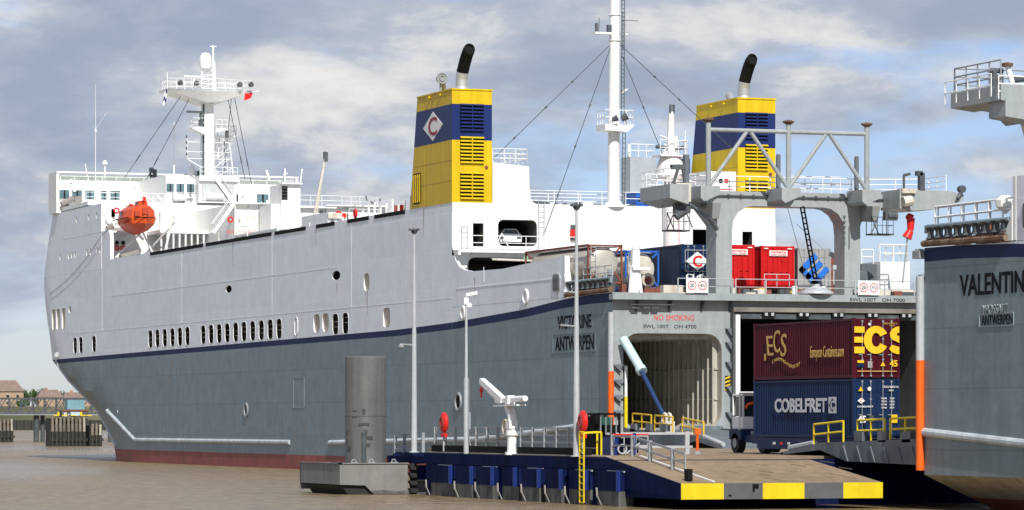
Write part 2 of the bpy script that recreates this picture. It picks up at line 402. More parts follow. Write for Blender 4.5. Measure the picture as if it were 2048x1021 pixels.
# window and door openings cut into the port side: (centre Y, z0, z1, width along Y, corner, depth)
OPEN = [(y, 10.95, 12.6, 1.6, .5, 1.6) for y in (119.87,117.24,114.51,111.71,109.0,106.34,100.85,98.18,95.47,92.82,90.08,87.44,84.69,82.01,79.29,76.65,60.66,57.98)]
OPEN += [(y, 10.92, 12.55, 1.6, .5, 1.6) for y in (150.73, 148.2, 142.52)]
LOUV = [(65.87, 11.22, 12.70, 1.75, .5, .35), (63.38, 11.24, 12.72, 1.75, .5, .35), (52.5, 14.2, 15.56, 1.45, .5, .35), (47.45, 11.24, 12.7, 1.7, .35, .35)]
LOUV += [(y, 13.6, 15.7, 1.6, .2, .35) for y in (160.6, 158.5, 156.0)]
cuts = []
for y, z0, z1, wd, r, dp in OPEN+LOUV:
    c = MB(); i = max(bowin(y+wd, z1), bowin(y-wd, z0)); c.prism([(a, b) for a, b in rrect(y-wd/2, z0, y+wd/2, z1, r)], 'x', -.5, (.3 if dp > 1 else dp)+i, 0); cuts.append(c)
for y, z, r in ((60.5, 15.68, .62), (92.4, 15.62, .55), (153.1, 15.5, .62), (132.6, 5.0, .32)):
    i = bowin(y, z); c = MB(); q = r*1.85 if y < 100 else r; c.prism([(y+q*math.cos(PI*k/8), z+r*.62*math.sin(PI*k/8)) for k in range(16)], 'x', -.5, i+.4); cuts.append(c)
allc = MB()
for c in cuts: allc.v, allc.f, allc.m = allc.v+c.v, allc.f+[tuple(i+len(allc.v) for i in f) for f in c.f], allc.m+c.m
cav = []
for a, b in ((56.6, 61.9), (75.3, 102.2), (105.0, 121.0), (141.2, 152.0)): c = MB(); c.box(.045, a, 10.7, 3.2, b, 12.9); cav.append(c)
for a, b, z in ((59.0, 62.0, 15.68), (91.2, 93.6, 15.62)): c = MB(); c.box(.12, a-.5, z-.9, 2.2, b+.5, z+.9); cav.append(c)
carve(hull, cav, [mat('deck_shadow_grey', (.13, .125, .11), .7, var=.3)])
carve(hull, [allc], [wh])
# openings in the aft wall of the tall midbody
ac = MB()
ac.box(1.62, 31, 16.8, 2.44, 36, 18.5); c2 = MB(); c2.prism(rrect(3.57, 16.86, 6.62, 18.8, .42), 'y', 31, 44); 
c3 = MB(); c3.prism(rrect(1.25, 13.2, 12.5, 16.0, .5), 'y', 31, 43)
c4 = MB(); c4.box(19.05, 31, 17.2, 20.9, 36, 18.35); c4.box(23.1, 31, 17.25, 23.9, 34, 18.25)
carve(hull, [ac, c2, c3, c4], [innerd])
# aft part: deck at 12.3 m with the stern doors
def zaft(Y): return [-1.6, -.2, .95, 2.0, 3.2, 5, 7, 8.7, st_bot(Y), st_top(Y), max(st_top(Y)+.02, 12.3)]
aft = loft([0, 2, 4, 6, 9, 13, 17, 22, 27, 31.99], zaft, lambda i: 3 if i < 2 else 6 if i < 3 else 1 if i < 8 else 2 if i == 8 else 0, endm=(lambda i: 3 if i < 1 else 6 if i < 3 else 4, 0), topm=4).build('aft', HM, ship)
d1 = MB(); d1.prism(rrect(.75, 3.55, 7.72, 9.75, 1.05), 'y', -1, 29)
d2 = MB(); d2.prism(rrect(8.75, 2.75, 22.6, 11.15, .5), 'y', -1, 31)
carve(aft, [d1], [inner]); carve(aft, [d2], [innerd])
pl = MB()
# port and starboard bulwark plates of the aft deck, swept down from the casing
sw = [(9, 12.31), (31.99, 12.31), (31.99, 20.0), (31.95, 17.4), (31.75, 16.6), (31.3, 15.9), (30.7, 15.35), (29.6, 14.98), (28.2, 14.82), (21, 14.72), (17, 14.86), (9, 15.15)]
sw = [(9, 12.32), (31.99, 12.32), (31.99, 17.0), (31.7, 16.4), (31.2, 15.75), (30.4, 15.25), (29.2, 14.93), (27.5, 14.78), (21, 14.72), (17, 14.86), (9, 15.15)]
for x0, x1 in ((0, .22), (B-.22, B)): pl.prism(sw, 'x', x0, x1, 0)
pl.box(.03, 31.99, 19.2, .25, 135.9, 20.0, 0)      # gunwale of the midbody
pl.box(B-.25, 31.99, 19.2, B-.03, 140, 20.0, 0)
pl.prism([(135.9,19.21),(139.5,19.21),(139.5,22.95),(136.6,22.95),(136.1,22.6),(135.9,22.0)], 'x', .03, .4, 0)
plo = pl.build('bulwark', [lg], ship)
fwd = loft([139.5, 143, 147, 151, 155, 158, 160, 162, 164, 166, 168, 170, 172, 174, 176, 177.3], lambda Y: [19.21, 20.5, 22.5, 24, 25.0, 25.75], lambda i: 0, endm=(5, 0), topm=4).build('fwd', HM, ship)
fc = MB()
for y in (150.2, 144.9, 141.5): fc.prism(rrect(y-.28, 24.35, y+.28, 24.95, .25), 'x', -.5, .25, 0)
for y in (157.5, 153.7, 152.2, 150.8, 145.6, 144.1, 141.3, 139.99): fc.prism(rrect(y-.25, 20.75, y+.25, 21.45, .2), 'x', -.5, .22, 0)
carve(fwd, [fc], [wh])
hull = join([hull, aft, plo, fwd], 'hull')
hull.data.polygons.foreach_set('use_smooth', [True]*len(hull.data.polygons)); hull.data.set_sharp_from_angle(angle=R(20))
# trim along the hull: raised seams, rubbing bars, fenders
t = MB()
for y in (139.2, 108.4, 78.8, 56.5): t.box(-.012, y-.05, 12.9, .0, y+.05, 19.6)
for a, b, za, zb in ((32, 122, 12.98, 12.98), (122, 153, 12.98, 12.9), (60, 135, 16.3, 16.3), (139, 157, 22.9, 22.9)):
    t.box(-.012, a, za, 0, b, za+.05)
t.box(-.025, 9.5, 13.6, 0, 31, 13.66); t.box(-.02, 25, 13.9, 0, 25.1, 15)
t.build('weld_seam', lg, ship)
t = MB()
t.cyl((-.0, 73.4, 2.22), (-.0, 125.84, 2.15), .2, n=10); t.cyl((.02, 125.84, 2.15), (.05, 137.2, 5.0), .2, n=10)
t.cyl((0, 62.2, 2.25), (0, 26, 2.7), .2, n=10); t.cyl((0, 26, 2.7), (0, 0, 3.95), .2, n=10)
t.build('rubbing_bar', mat('pale_rub_paint', (.50, .55, .57), .5, var=.1, streak=.2), ship)
t = MB(); pts = []
for y, z in ((159.6, 10.3), (158.4, 9.4), (156, 8.2), (151.5, 6.6), (147, 5.0), (142.6, 3.4), (137.6, 1.4)): pts.append((bowin(y, z)-.03, y, z))
t.path(pts, .17, n=8); t.lathe([(.35, 0), (.28, .35), (0.05, .5)], (bowin(158.6, 11)-.1, 158.6, 10.7), n=8)
t.build('bow_bar', galvl, ship)
for y, z, r in ((29.45, 11.85, .42), (16.32, 12.6, .46), (30.5, 5.4, .62), (86.65, 4.95, .55)):
    t = MB(); t.ring((-.02, y, z), r, .11, 'x'); o = t.build('fairlead_ring', whc if z > 10 else galv, ship)
    t = MB(); t.cyl((-.015, y, z), (.02, y, z), r, n=16); t.build('fairlead_plate', soot if 5 < z < 6 else lg if z > 10 else dsteel, o)
# frames, bars and glimpses of the deck behind the windows
for i, (y, z0, z1, wd, r, dp) in enumerate(OPEN):
    x = bowin(y, 11.8); t = MB(); o2 = rrect(y-wd/2-.04, z0-.04, y+wd/2+.04, z1+.04, r+.03); i2 = rrect(y-wd/2, z0, y+wd/2, z1, r)
    n = len(o2); t.add([(x-.02, a, b) for a, b in o2]+[(x-.02, a, b) for a, b in i2]+[(x+.04, a, b) for a, b in o2]+[(x+.04, a, b) for a, b in i2],
        [(j, (j+1)%n, n+(j+1)%n, n+j) for j in range(n)]+[(j, (j+1)%n, 2*n+(j+1)%n, 2*n+j) for j in range(n)])
    fr = t.build('window_frame', wh, ship)
    t = MB(); k = z0+(z1-z0)*(.32+.25*((i*37) % 10)/10)
    for zz in (k, k+.42): t.cyl((x+.2, y-wd/2-.1, zz), (x+.2, y+wd/2+.1, zz), .03, n=5)
    t.cyl((x+.35, y-.1+.3*((i*13) % 7)/7, z0), (x+.35, y-.1, z1), .04, n=5)
    t.build('guard_bar', galvl, fr)
for y, z0, z1, wd, r, dp in LOUV:
    x = bowin(y, z0)
    t = MB(); k = 4
    for j in range(k): yy = y-wd/2+wd*(j+.5)/k; t.box(x+.12, yy-.12, z0+.05, x+.2, yy+.12, z1-.05)
    t.build('louvre', cream, ship)
t = MB(); o2 = rrect(10.34-.75, 12.75, 10.34+.75, 14.0, .4)
t.prism(o2, 'x', -.04, .0, 0)
for j in range(4): t.box(-.09, 9.8+j*.3, 12.85, -.04, 9.9+j*.3, 13.9, 1)
t.build('louvre', [galvl, dsteel], ship)
t = MB(); t.path([(-.02, a, b) for a, b in rrect(71.1, 11.1, 72.1, 12.6, .45)+[rrect(71.1, 11.1, 72.1, 12.6, .45)[0]]], .04, n=5); t.build('blank_port', wh, ship)
t = MB(); q = [(-.01, 72.4, 7.6), (-.01, 69.3, 7.6), (-.01, 69.3, 5.1), (-.01, 72.4, 5.1), (-.01, 72.4, 7.6)]; t.path(q, .03, n=4); t.build('pilot_door', galv, ship)
t = MB()
for y, z, w_, h_ in ((52.3, 14.15, .18, 1.9), (52.8, 14.1, .08, 1.1), (60.3, 15.05, .1, .9), (112.0, 9.9, .25, 1.3), (112.5, 8.3, .2, 1.2), (27.0, 14.3, .12, 1.5), (38.5, 19.9, .1, 2.2), (66, 19.9, .1, 1.6), (91, 19.9, .12, 2.4), (10.1, 12.7, .12, .7), (86.5, 4.4, .12, 1.2), (108, 2.0, .15, 1.2), (72, 3.2, .1, 1.9), (69, 3.9, .08, 2.4)):
    t.prism([(y-w_/2, z), (y+w_/2, z), (y+w_*.2, z-h_), (y-w_*.15, z-h_*.93)], 'x', -.006, -.002)
t.build('rust_run', mat('rust_stain', (.30, .22, .17), .8, var=.35, scale=3), ship)
# names
text('VICTORINE', (-.012, 6.95, 10.65), 6.3, .92, 'port', ink, ship, .018)
text('ANTWERPEN', (-.012, 6.95, 9.23), 7.2, .98, 'port', ink, ship, .018)
t = MB(); t.path([(-.02, a, b) for a, b in ((3.0,8.62),(10.95,8.62),(10.95,9.86),(3.0,9.86),(3.0,8.62))], .03, n=4); t.build('name_frame', dg, ship)
# ---- transom
t = MB()
t.box(-.25, -.75, 11.92, B+.2, -.02, 12.28); t.box(-.1, -.75, 12.28, B, -.6, 12.38)
t.build('deck_edge', tg, ship)
t = MB()
for x in (1.6, 3.9, 6.2, 8.2): t.prism([(-.7, 11.9), (-.01, 11.9), (-.01, 11.15)], 'x', x, x+.08)
for x in (1.2, 2.0, 2.6): t.box(x, -.4, 11.35, x+.5, -.3, 11.45)
t.cyl((1.1, -.45, 11.6), (4.1, -.45, 11.6), .05, n=5)
t.build('bracket', dsteel, ship)
t = MB()    # hood over the wide centre door
t.box(8.35, -.55, 11.2, 22.7, -.01, 11.5, 0); t.box(8.35, -.4, 10.75, 22.7, -.01, 11.1, 1)
for x in (10.4, 12.9, 15.4, 17.9, 20.4): t.box(x, -.65, 10.9, x+.9, -.4, 11.2, 2); t.box(x+.1, -.75, 10.95, x+.3, -.62, 11.15, 3); t.box(x+.55, -.75, 10.95, x+.75, -.62, 11.15, 3)
t.build('door_header', [mat('header_brown_grey', (.20, .185, .155), .6, var=.3), dsteel, black, galvl], ship)
t = MB()
t.box(8.32, -.45, 2.6, 8.42, -.01, 11.3, 0); t.box(8.47, -.6, 3.0, 8.78, -.01, 11.0, 1)
for z in (4.6, 6.3, 7.9, 9.2, 10.1): t.prism([(7.95, z), (8.3, z), (8.3, z-.5)], 'y', -.32, -.02, 2)
t.build('door_post', [dsteel, wh, gsteel], ship)
t = MB(); t.cyl((.82, -.3, 3.6), (.82, -.3, 7.6), .1, n=8, m=0); t.cyl((.82, -.3, 3.6), (.82, -.3, 5.6), .115, n=8, m=1)
for z in (4.6, 5.6, 6.6, 7.6): t.box(-.1, -.3, z, .8, -.22, z+.1, 2); t.prism([(.05, z), (.5, z), (.5, z-.4)], 'y', -.3, -.01, 2)
t.build('guide_post', [wh, yell, gsteel], ship)
t = MB(); t.prism([(7.95,6.0),(8.3,6.0),(8.3,7.0),(7.95,7.0)], 'y', -.03, -.005, 0)
for k in range(4): t.prism([(7.95, 6.0+k*.25), (8.3, 6.12+k*.25), (8.3, 6.24+k*.25), (7.95, 6.12+k*.25)], 'y', -.045, -.03, 1)
t.build('hazard_plate', [black, oyel], ship)
t = MB(); t.cyl((-.15, -.12, 7.25), (-.15, -.12, 11.1), .2, n=12, m=0); t.build('corner_fender', galvl, ship)
t = MB(); t.cyl((-.15, -.12, 2.2), (-.15, -.12, 7.25), .2, n=12, m=0); t.build('corner_fender', orange, ship)
t = MB()
for k in range(30): y = .7+k*.85; t.box(7.35, y, 3.5, 7.7, y+.1, 9.72)
for z in (5.4, 7.4): t.box(7.45, .6, z, 7.7, 27, z+.12)
for k in range(8): t.box(.8, 1+k*3, 9.4, 7.7, 1.15+k*3, 9.74)
t.build('inner_rib', inner, ship)
t = MB(); t.cyl((.62, -.35, 9.35), (1.12, -2.2, 7.35), .3, n=14, m=0); t.cyl((1.09, -2.1, 7.43), (1.14, -2.35, 7.2), .36, n=14, m=0)
t.build('ramp_ram', palegreen, ship)
t = MB(); t.cyl((1.1, -2.2, 7.35), (1.5, -5.2, 4.3), .15, n=12); t.cyl((1.1, -2.2, 7.35), (1.5, -5.2, 4.3), .15, n=12); t.build('ramp_ram_rod', ramblue, ship)
t = MB()
for x in (23.6, 25.2): t.box(x, -.5, 2.8, x+.25, -.02, 11.0)
for k in range(6): t.box(23.6, -.45, 4.2+k*1.25, 25.2, -.3, 4.4+k*1.25)
t.box(22.62, -.3, 2.8, 23.4, -.02, 10.9)
t.build('door_ladder_frame', tg, ship)
t = MB(); t.box(22.75, -.7, 4.6, 23.4, -.32, 6.3); t.build('fire_cabinet', redp, ship)
text('NO SMOKING', (4.33, -.012, 10.78), 2.85, .36, 'aft', signred, ship, .0)
text('SWL 100T   OH 4700', (4.03, -.012, 10.2), 3.75, .24, 'aft', ink, ship, .0)
text('SWL 100T   OH 7000', (18.66, -.765, 12.08), 4.05, .22, 'aft', ink, ship, .0)
for x in (5.6, 17.95):
    t = MB(); t.box(x-.78, -.9, 12.4, x+.78, -.86, 13.35, 0)
    for k in (-.37, .37): t.ring((x+k, -.91, 12.88), .28, .025, 'y', n=18, m=1)
    sg = t.build('speed_sign', [wh, redp], ship)
    text('20', (x-.37, -.91, 12.88), .3, .24, 'aft', ink, sg, .01)
    text('4½' if x < 9 else '7½', (x+.37, -.91, 12.88), .34, .22, 'aft', ink, sg, .01)

# ---- quarter fairlead with its rollers (port) and the curved white end of the bulwark
t = MB(); t.cyl((-.1, .1, 12.58), (-.1, 8.3, 12.48), .16, n=8); t.cyl((.05, .3, 12.7), (.05, 8.3, 12.6), .12, n=8); t.build('fairlead_sill', rust, ship)
t = MB(); t.cyl((0, .3, 13.35), (0, 8.4, 13.3), .11, n=8); t.box(-.1, .2, 13.05, .1, .5, 13.4); t.build('fairlead_top_bar', bluegrey, ship)
t = MB()
for k in range(9): y = .6+k*.92; t.lathe([(.24, 0), (.13, .1), (.11, .36), (.24, .5)], (0, y, 12.78), n=10); t.ring((0, y+.46, 13.02), .2, .05, 'x', n=12)
t.build('fairlead_roller', dsteel, ship)
t = MB(); t.prism([(8.7,12.35),(9,12.35),(9,15.15),(8.7,15.13)]+[], 'x', -.02, .35); t.prism([(7.3,12.35),(8.7,12.35),(8.7,13.9),(8.45,13.2),(8.0,12.7)], 'x', -.05, .3); t.box(.0, 8.8, 13.0, 2.2, 9.0, 15.12)
t.build('bulwark_end', wh, ship)
# ---- railings
t = MB(); t.rail([(-.2+4.6, -.5, 12.3), (8.3, -.5, 12.3)], step=1.9, r=.028, pr=.045, bars=(1,.5)); t.rail([(8.5, -.5, 12.3), (21.5, -.5, 12.3)], step=2.1, r=.028, pr=.05, bars=(1,.5)); t.rail([(10.6,-.4,12.9),(12.4,-.4,12.9)], h=.8, step=1, r=.028, bars=(1,.5))
t.rail([(.3, .8, 13.3), (.3, 6, 13.3)], h=.9, step=1.2, bars=(1,.5), r=.035)
t.build('stern_railing', galvl, ship)
t = MB(); t.rail([(6.3, 32.6, 20.0), (15.8, 32.6, 20.0), (22.5, 32.6, 20.0)], step=2, r=.03, bars=(1, .55)); t.rail([(3.3, 32.4, 23.0), (6.0, 32.4, 23.0), (6.0, 38, 23)], step=.9, r=.03, bars=(1,.66,.33)); t.rail([(.6, 31.0, 16.5), (12.6, 31.0, 16.5)], step=2.4, r=.03, bars=(1,.5))
t.rail([(6.4, 36, 20), (22, 36, 20)], step=2.5, r=.03, bars=(1, .5))
t.build('casing_railing', whc, ship)
# ---- aft casing wall, funnels
t = MB()
t.box(.25, 32.0, 19.2, B-.03, 60, 20.0, 0); t.box(.1, 30.6, 16.3, 14.2, 31.99, 16.5, 0); t.box(.0, 30.6, 16.1, .2, 31.98, 16.5, 0)
t.prism([(3.14, 20), (6.55, 20), (6.22, 20.2), (6.05, 20.6), (6.0, 22.75), (3.14, 23.0)], 'y', 32.0, 41.9, 0)
t.prism([(.2,16.4),(1.2,16.3),(1.0,15.2),(.25,15.2)], 'y', 31.6, 31.98, 0)
t.build('casing', wh, ship)
t = MB(); t.ladder((.7, 31.85, 15), (.7, 31.85, 18.3), (.45,0,0), .025); t.ladder((6.7, 31.85, 16.5), (6.7, 31.85, 20.3), (.45,0,0), .025); t.build('wall_ladder', galvl, ship)
t = MB(); t.box(9.2, 31.7, 17.55, 9.65, 31.98, 18.15, 1); t.box(9.25, 31.8, 18.2, 9.6, 31.98, 18.5, 0); t.box(9.25, 31.8, 17.35, 9.6, 31.98, 17.5, 0); t.build('fire_box', [dsteel, redp], ship)
t = MB(); t.box(2.6, 30.9, 15.85, 7.4, 31.2, 16.0, 0); t.cyl((2.6, 30.5, 15.8), (7.6, 30.5, 15.7), .08, n=6, m=1); t.build('pipe_run', [dsteel, cream], ship)
t = MB()
for i in range(26): x = 6.6+random.random()*8; h = .08+random.random()*.18; t.box(x, 32.2+random.random()*2, 20.0, x+.3+random.random()*.7, 34.4, 20.02+h, random.choice((0,0,1,2)))
t.build('deck_gear', [dsteel, galv, wh], ship)
def funnel(x0, x1, stbd):
    z0, z1 = 20.0, 28.3; y0, y1b, y1t = 32.0, 41.72, 39.95
    bands = [(20.0, 24.57, 0), (24.57, 27.2, 1), (27.2, 28.3, 0)]
    t = MB()
    for a, b, m in bands:
        ya = y1b+(y1t-y1b)*(a-z0)/(z1-z0); yb = y1b+(y1t-y1b)*(b-z0)/(z1-z0)
        t.prism([(y0, a), (ya, a), (yb, b), (y0, b)], 'x', x0, x1, m)
    t.box(x0-.06, y0-.06, 28.22, x1+.06, y1t+.05, 28.34, 0)
    body = t.build('funnel', [yel, fblue], ship); 
    t = MB()
    for z in (21.6, 23.1): t.box(x0-.012, y0, z, x0-.002, y1b-1.2, z+.03, 0)
    for y in (35.2, 38.4): t.box(x0-.012, y, 20.0, x0-.002, y+.03, 24.5, 0)
    t.build('plate_seam', mat('seam_yellow', (.50,.34,.02), .5), body)
    lv = [(25.35, 27.2, 1), (22.98, 24.8, 0), (20.35, 22.2, 0)]
    for a, b, m in lv:
        t = MB(); lx0, lx1 = x0+.62, x0+2.45; n = 7; t.box(lx0, y0-.04, a, lx1, y0-.005, b, 2)
        for k in range(n+1): z = a+(b-a)*k/n; t.add([(lx0, y0-.05, z-.02), (lx1, y0-.05, z-.02), (lx1, y0-.17, z-.1), (lx0, y0-.17, z-.1), (lx0, y0-.05, z+.03), (lx1, y0-.05, z+.03), (lx1, y0-.17, z-.05), (lx0, y0-.17, z-.05)], [(0,1,2,3),(4,7,6,5),(3,2,6,7),(0,4,5,1),(0,3,7,4),(1,5,6,2)], m)
        t.box((lx0+lx1)/2-.03, y0-.17, a, (lx0+lx1)/2+.03, y0-.04, b, m)
        t.build('louvre', [yel, fblue, black], body)
    t = MB(); t.prism(rrect(39.1, 20.3, 41.0, 22.6, .25), 'x', x0-.03, x0-.005, 1)
    for k in range(4): t.box(x0-.08, 39.25+k*.48, 20.4, x0-.03, 39.47+k*.48, 22.5, 0)
    t.build('side_louvre', [yel, black], body)
    if not stbd:
        cy, cz = 36.3, 25.85
        t = MB(); t.prism([(cy-2.25, cz), (cy, cz-1.08), (cy+2.25, cz), (cy, cz+1.08)], 'x', x0-.03, x0-.004); t.build('emblem_diamond', whc, body)
        text('C', (x0-.04, cy, cz), 2.0, 1.4, 'port', mat('emblem_red', (.33, .03, .03), .5), body, .02, name='emblem_letter')
    t = MB(); px = (x0+x1)/2+.25
    prof = [(px, 35, 28.3), (px, 35, 29.3), (px+.02, 34.9, 29.8), (px+.1, 34.6, 30.5), (px+.17, 34.35, 31.0), (px+.2, 34.0, 31.35)]
    for k, (a, b) in enumerate(zip(prof, prof[1:])): t.cyl(a, b, .45, n=14, m=0 if k < 2 else 1, cap=k in (0, 4))
    t.lathe([(.6, 28.32), (.6, 28.5), (.45, 28.75)], (px, 35, 0), n=14, m=0)
    p_ = t.build('exhaust_pipe', [steel, soot], body)
    t = MB(); t.ring((px+.22, 33.93, 31.42), .36, .09, 'y', n=14, m=0); t.cyl((px+.2, 34.05, 31.37), (px+.22, 33.86, 31.44), .38, n=14, m=0); t.build('pipe_mouth', black, p_)
    t = MB(); hx = x0+.15
    if not stbd:
        t.cyl((hx, 35, 28.3), (hx, 35, 28.95), .09, n=8); t.cyl((hx, 34.7, 29.3), (hx, 35.2, 29.3), .42, .3, n=16); t.ring((hx, 34.68, 29.3), .38, .06, 'y', n=16); t.ring((hx, 34.66, 29.3), .2, .04, 'y', n=12); t.cyl((hx+.5,35.5,28.3),(hx+.2,35.2,29.1),.18,n=8)
    else: t.cyl((hx+.7, 35, 28.3), (hx+.7, 35.6, 28.8), .3, n=10); t.cyl((hx+1.0, 36, 28.3), (hx+1.0, 36, 28.9), .2, n=10)
    t.build('horn', galv, body)
    t = MB(); t.cyl((x0+2.66, y0-.05, 22.6), (x0+2.66, y0-.01, 22.6), .14, n=10); t.build('vent_hole', maroonl, body)
    for yy in (34.5, 37): tt = MB(); tt.box(x0-.16, yy-.14, 28.0, x0-.01, yy+.14, 28.12); tt.build('lamp', yell, body)
funnel(0.0, 3.1, False); funnel(22.72, 25.8, True)
t = MB(); t.box(20.3, 32.3, 20.0, 22.7, 36, 22.75, 0); t.box(21.3, 32.26, 21.9, 21.6, 32.29, 22.2, 1); t.box(21.75, 32.26, 21.9, 22.05, 32.29, 22.2, 2); t.box(21.4, 32.26, 21.4, 22.4, 32.29, 21.45, 2); t.box(21.0, 41, 20, 22.6, 41.9, 24.3, 3)
t.build('fire_station_house', [wh, black, redp, fblue], ship)
t = MB(); t.box(23.2, 55, 20, 25.5, 57, 25.4, 0); t.build('deckhouse', mat('deckhouse_grey', (.36,.39,.42), .5), ship)
t = MB(); t.rail([(23.3, 55.2, 25.4), (25.4, 55.2, 25.4), (25.4, 56.9, 25.4)], step=.8, r=.035, bars=(1,.5)); t.cyl((23.5,56,25.4),(23.5,56,26.5),.12,n=6); t.build('deckhouse_railing', whc, ship)
# ---- aft deck crane behind the gantry (white, folded upright)
t = MB(); t.cyl((12.4, 20, 12.3), (12.4, 20, 21.2), .6, n=14); t.lathe([(.95, 21.2), (1.1, 21.6), (.9, 22.4), (.55, 23.2)], (12.3, 20, 0), n=14)
cr = t.build('deck_crane', wh, ship)
t = MB(); t.cyl((12.25, 19.8, 22.6), (12.2, 19.6, 26.0), .34, .2, n=8); t.bar((12.6,20.1,21.5),(12.75,20,24.3),.22,.3); t.bar((11.8,20.1,21.3),(12.0,20,23.8),.2,.25); t.build('crane_jib', wh, cr)
t = MB(); t.cyl((12.1,19.5,25.9),(12.1,19.5,26.5),.09,n=8); t.cyl((12.35,19.5,25.9),(12.35,19.5,26.5),.09,n=8); t.cyl((11.2,20,23.5),(12.1,20,23.5),.13,n=8); t.cyl((12.5,20,23.4),(13.3,20,23.5),.15,n=8); t.box(12.45,19.6,21.2,12.65,19.8,23.2); t.build('crane_hydraulics', dsteel, cr)
t = MB(); t.box(12.55, 19.4, 21.9, 12.85, 19.7, 22.5); t.build('crane_box', yell, cr)
t = MB(); t.rail([(11.2,19.2,22.9),(13.3,19.2,22.9),(13.3,20.8,22.9)], step=.7, r=.03, bars=(1,.5)); t.rail([(10.9,19,20.5),(13.8,19,20.5)], step=.7, r=.03, bars=(1,.5)); t.box(11.2,19.1,22.8,13.3,20.8,22.9); t.cyl((11.3,19.6,24.3),(12,19.6,24.1),.06,n=5); t.cyl((13.2,19.3,22.9),(13.15,19.3,24.6),.05,n=5); t.build('crane_platform', whc, cr)
# ---- main mast
mst = MB(); mst.cyl((12.9, 32.5, 20.0), (12.9, 32.5, 25.6), .47, .43, n=18); mst.cyl((12.9, 32.5, 25.6), (13.05, 32.5, 40.5), .43, .36, n=18)
mst.cyl((12.9, 32.5, 19.9), (12.9, 32.5, 20.25), .85, .6, n=18); mst.ring((12.97, 32.5, 32.3), .43, .06, 'z'); mst.ring((12.97, 32.5, 34.2), .42, .05, 'z')
mo = mst.build('mast', whc, ship)
t = MB(); t.ladder((13.45, 32.2, 20.2), (13.5, 32.2, 25.4), (.12,-.25,0), .03); t.ladder((13.4, 32.2, 26.5), (13.45, 32.2, 39.5), (.12,-.25,0), .035, step=.3); t.build('mast_ladder', dsteel, mo)
t = MB(); t.prism([(11.75,25.55),(13.5,25.45),(14.05,25.9),(14.05,26.0),(11.75,26.0)], 'y', 31.3, 33.2); t.rail([(11.8,33,26),(11.8,31.4,26),(14.0,31.4,26),(14.0,33,26)], step=.55, r=.035, bars=(1,.5)); 
t.box(11.2,31.9,32.7,12.6,32.6,32.85); t.box(13.4,32.2,32.75,13.9,32.6,32.83); t.box(11.5,31.9,37.0,12.6,32.5,37.1); t.prism([(13.45,28.3),(14.05,28.75),(13.45,28.7)], 'y', 32.4, 32.5); t.build('mast_platform', whc, mo)
t = MB(); t.cyl((13.0,31.2,26.35),(13.4,31.0,26.6),.2,.26,n=10); t.cyl((12.3,31.2,26.3),(12.6,31.0,26.45),.17,.24,n=10); t.box(12.2,31.9,32.85,12.5,32.2,33.4); t.box(11.25,31.9,32.85,11.4,32.1,33.5); t.box(11.6,31.9,37.1,12.3,32.3,37.6); t.cyl((11.5,32,32.85),(11.55,32,33.9),.03,n=5); t.cyl((13.6,32.4,31.6),(13.6,32.4,34.5),.03,n=5); t.box(13.5,32.3,33.8,14.8,32.35,33.84); t.build('mast_lamp', dsteel, mo)
t = MB()
for a, b in (((12.5,32.4,31.9),(3.2,33,23.0)), ((12.5,32.2,31.7),(7.1,31.9,17.7)), ((13.4,32.4,32.0),(22.6,33,24.6)), ((13.4,32.2,31.3),(19.0,31.9,18.5))):
    a, b = Vector(a), Vector(b); t.cyl(a, b, .03, n=5)
    for k in (.3, .52, .78): p = a.lerp(b, k); q = a.lerp(b, k+.015); t.cyl(p, q, .07, n=6)
t.build('mast_stay', dsteel, mo)
# ---- stern gantry
gb = MB(); Y1 = 1.65
def leg(x0, x1): return [(x0, 12.3), (x1, 12.3), (x1, 18.2), (x0, 18.2)]
arc = [(9.75-1.3*math.cos(R(a)), 16.9+1.3*math.sin(R(a))) for a in (0, 20, 40, 60, 80, 90)]
arc2 = [(15.3+1.3*math.cos(R(a)), 16.9+1.3*math.sin(R(a))) for a in (90, 80, 60, 40, 20, 0)]
arc = [(8.45, 12.3), (8.45, 16.4)]+[(8.45+1.5*(1-math.cos(R(a))), 16.7+1.5*math.sin(R(a))) for a in (20, 45, 70, 90)]
arc2 = [(16.6-1.5*(1-math.cos(R(a))), 16.7+1.5*math.sin(R(a))) for a in (90, 70, 45, 20)]+[(16.6, 16.4), (16.6, 12.3)]
poly = [(7.3, 12.3)]+arc+arc2+[(17.75, 12.3), (17.75, 17.0), (18.1, 18.0), (19.5, 18.3), (19.5, 19.15), (5.0, 19.15), (3.3, 19.25), (3.3, 18.4), (6.4, 18.0), (7.3, 16.9)]
gb.prism([poly[0]]+poly[1:], 'y', 0, Y1)
poly = None
gan = gb.build('gantry_frame', mat('gantry_grey_paint', (.34, .37, .37), .42, var=.05, streak=.08, stain=(.2, .17, .13), stain_amt=.25), ship)
gp = gan.data.materials[0]
t = MB()    # wing boxes at both ends, stepping out over the stern
t.prism([(2.6, 19.3), (3.9, 19.3), (3.9, 18.0), (2.6, 18.4)], 'y', -3.5, Y1); t.prism([(3.3,19.28),(5.4,19.2),(5.4,18.6),(3.3,18.3)], 'y', -.8, -.02)
t.build('gantry_wing', gp, ship)
t = MB(); t.prism([(19.4, 19.35), (23.2, 19.3), (24.1, 19.1), (24.1, 18.7), (22.2, 18.1), (20.4, 17.95), (19.4, 18.1)], 'y', -2.6, .3, 0); t.build('gantry_wing', gp, ship)
t = MB(); 
for x in (5.3, 11.05, 16.85): t.prism([(x-.1, 19.3), (x+1.25, 19.3), (x+1.25, 18.75), (x+.15, 18.3), (x-.1, 18.5)], 'y', -2.45, -.02, 0)
for x in (6.3, 17.8): t.prism([(-.02, 18.3), (-.9, 18.3), (-.5, 17.3), (-.02, 17.3)], 'x', x, x+1.0)
t.build('gantry_bracket', gp, ship)
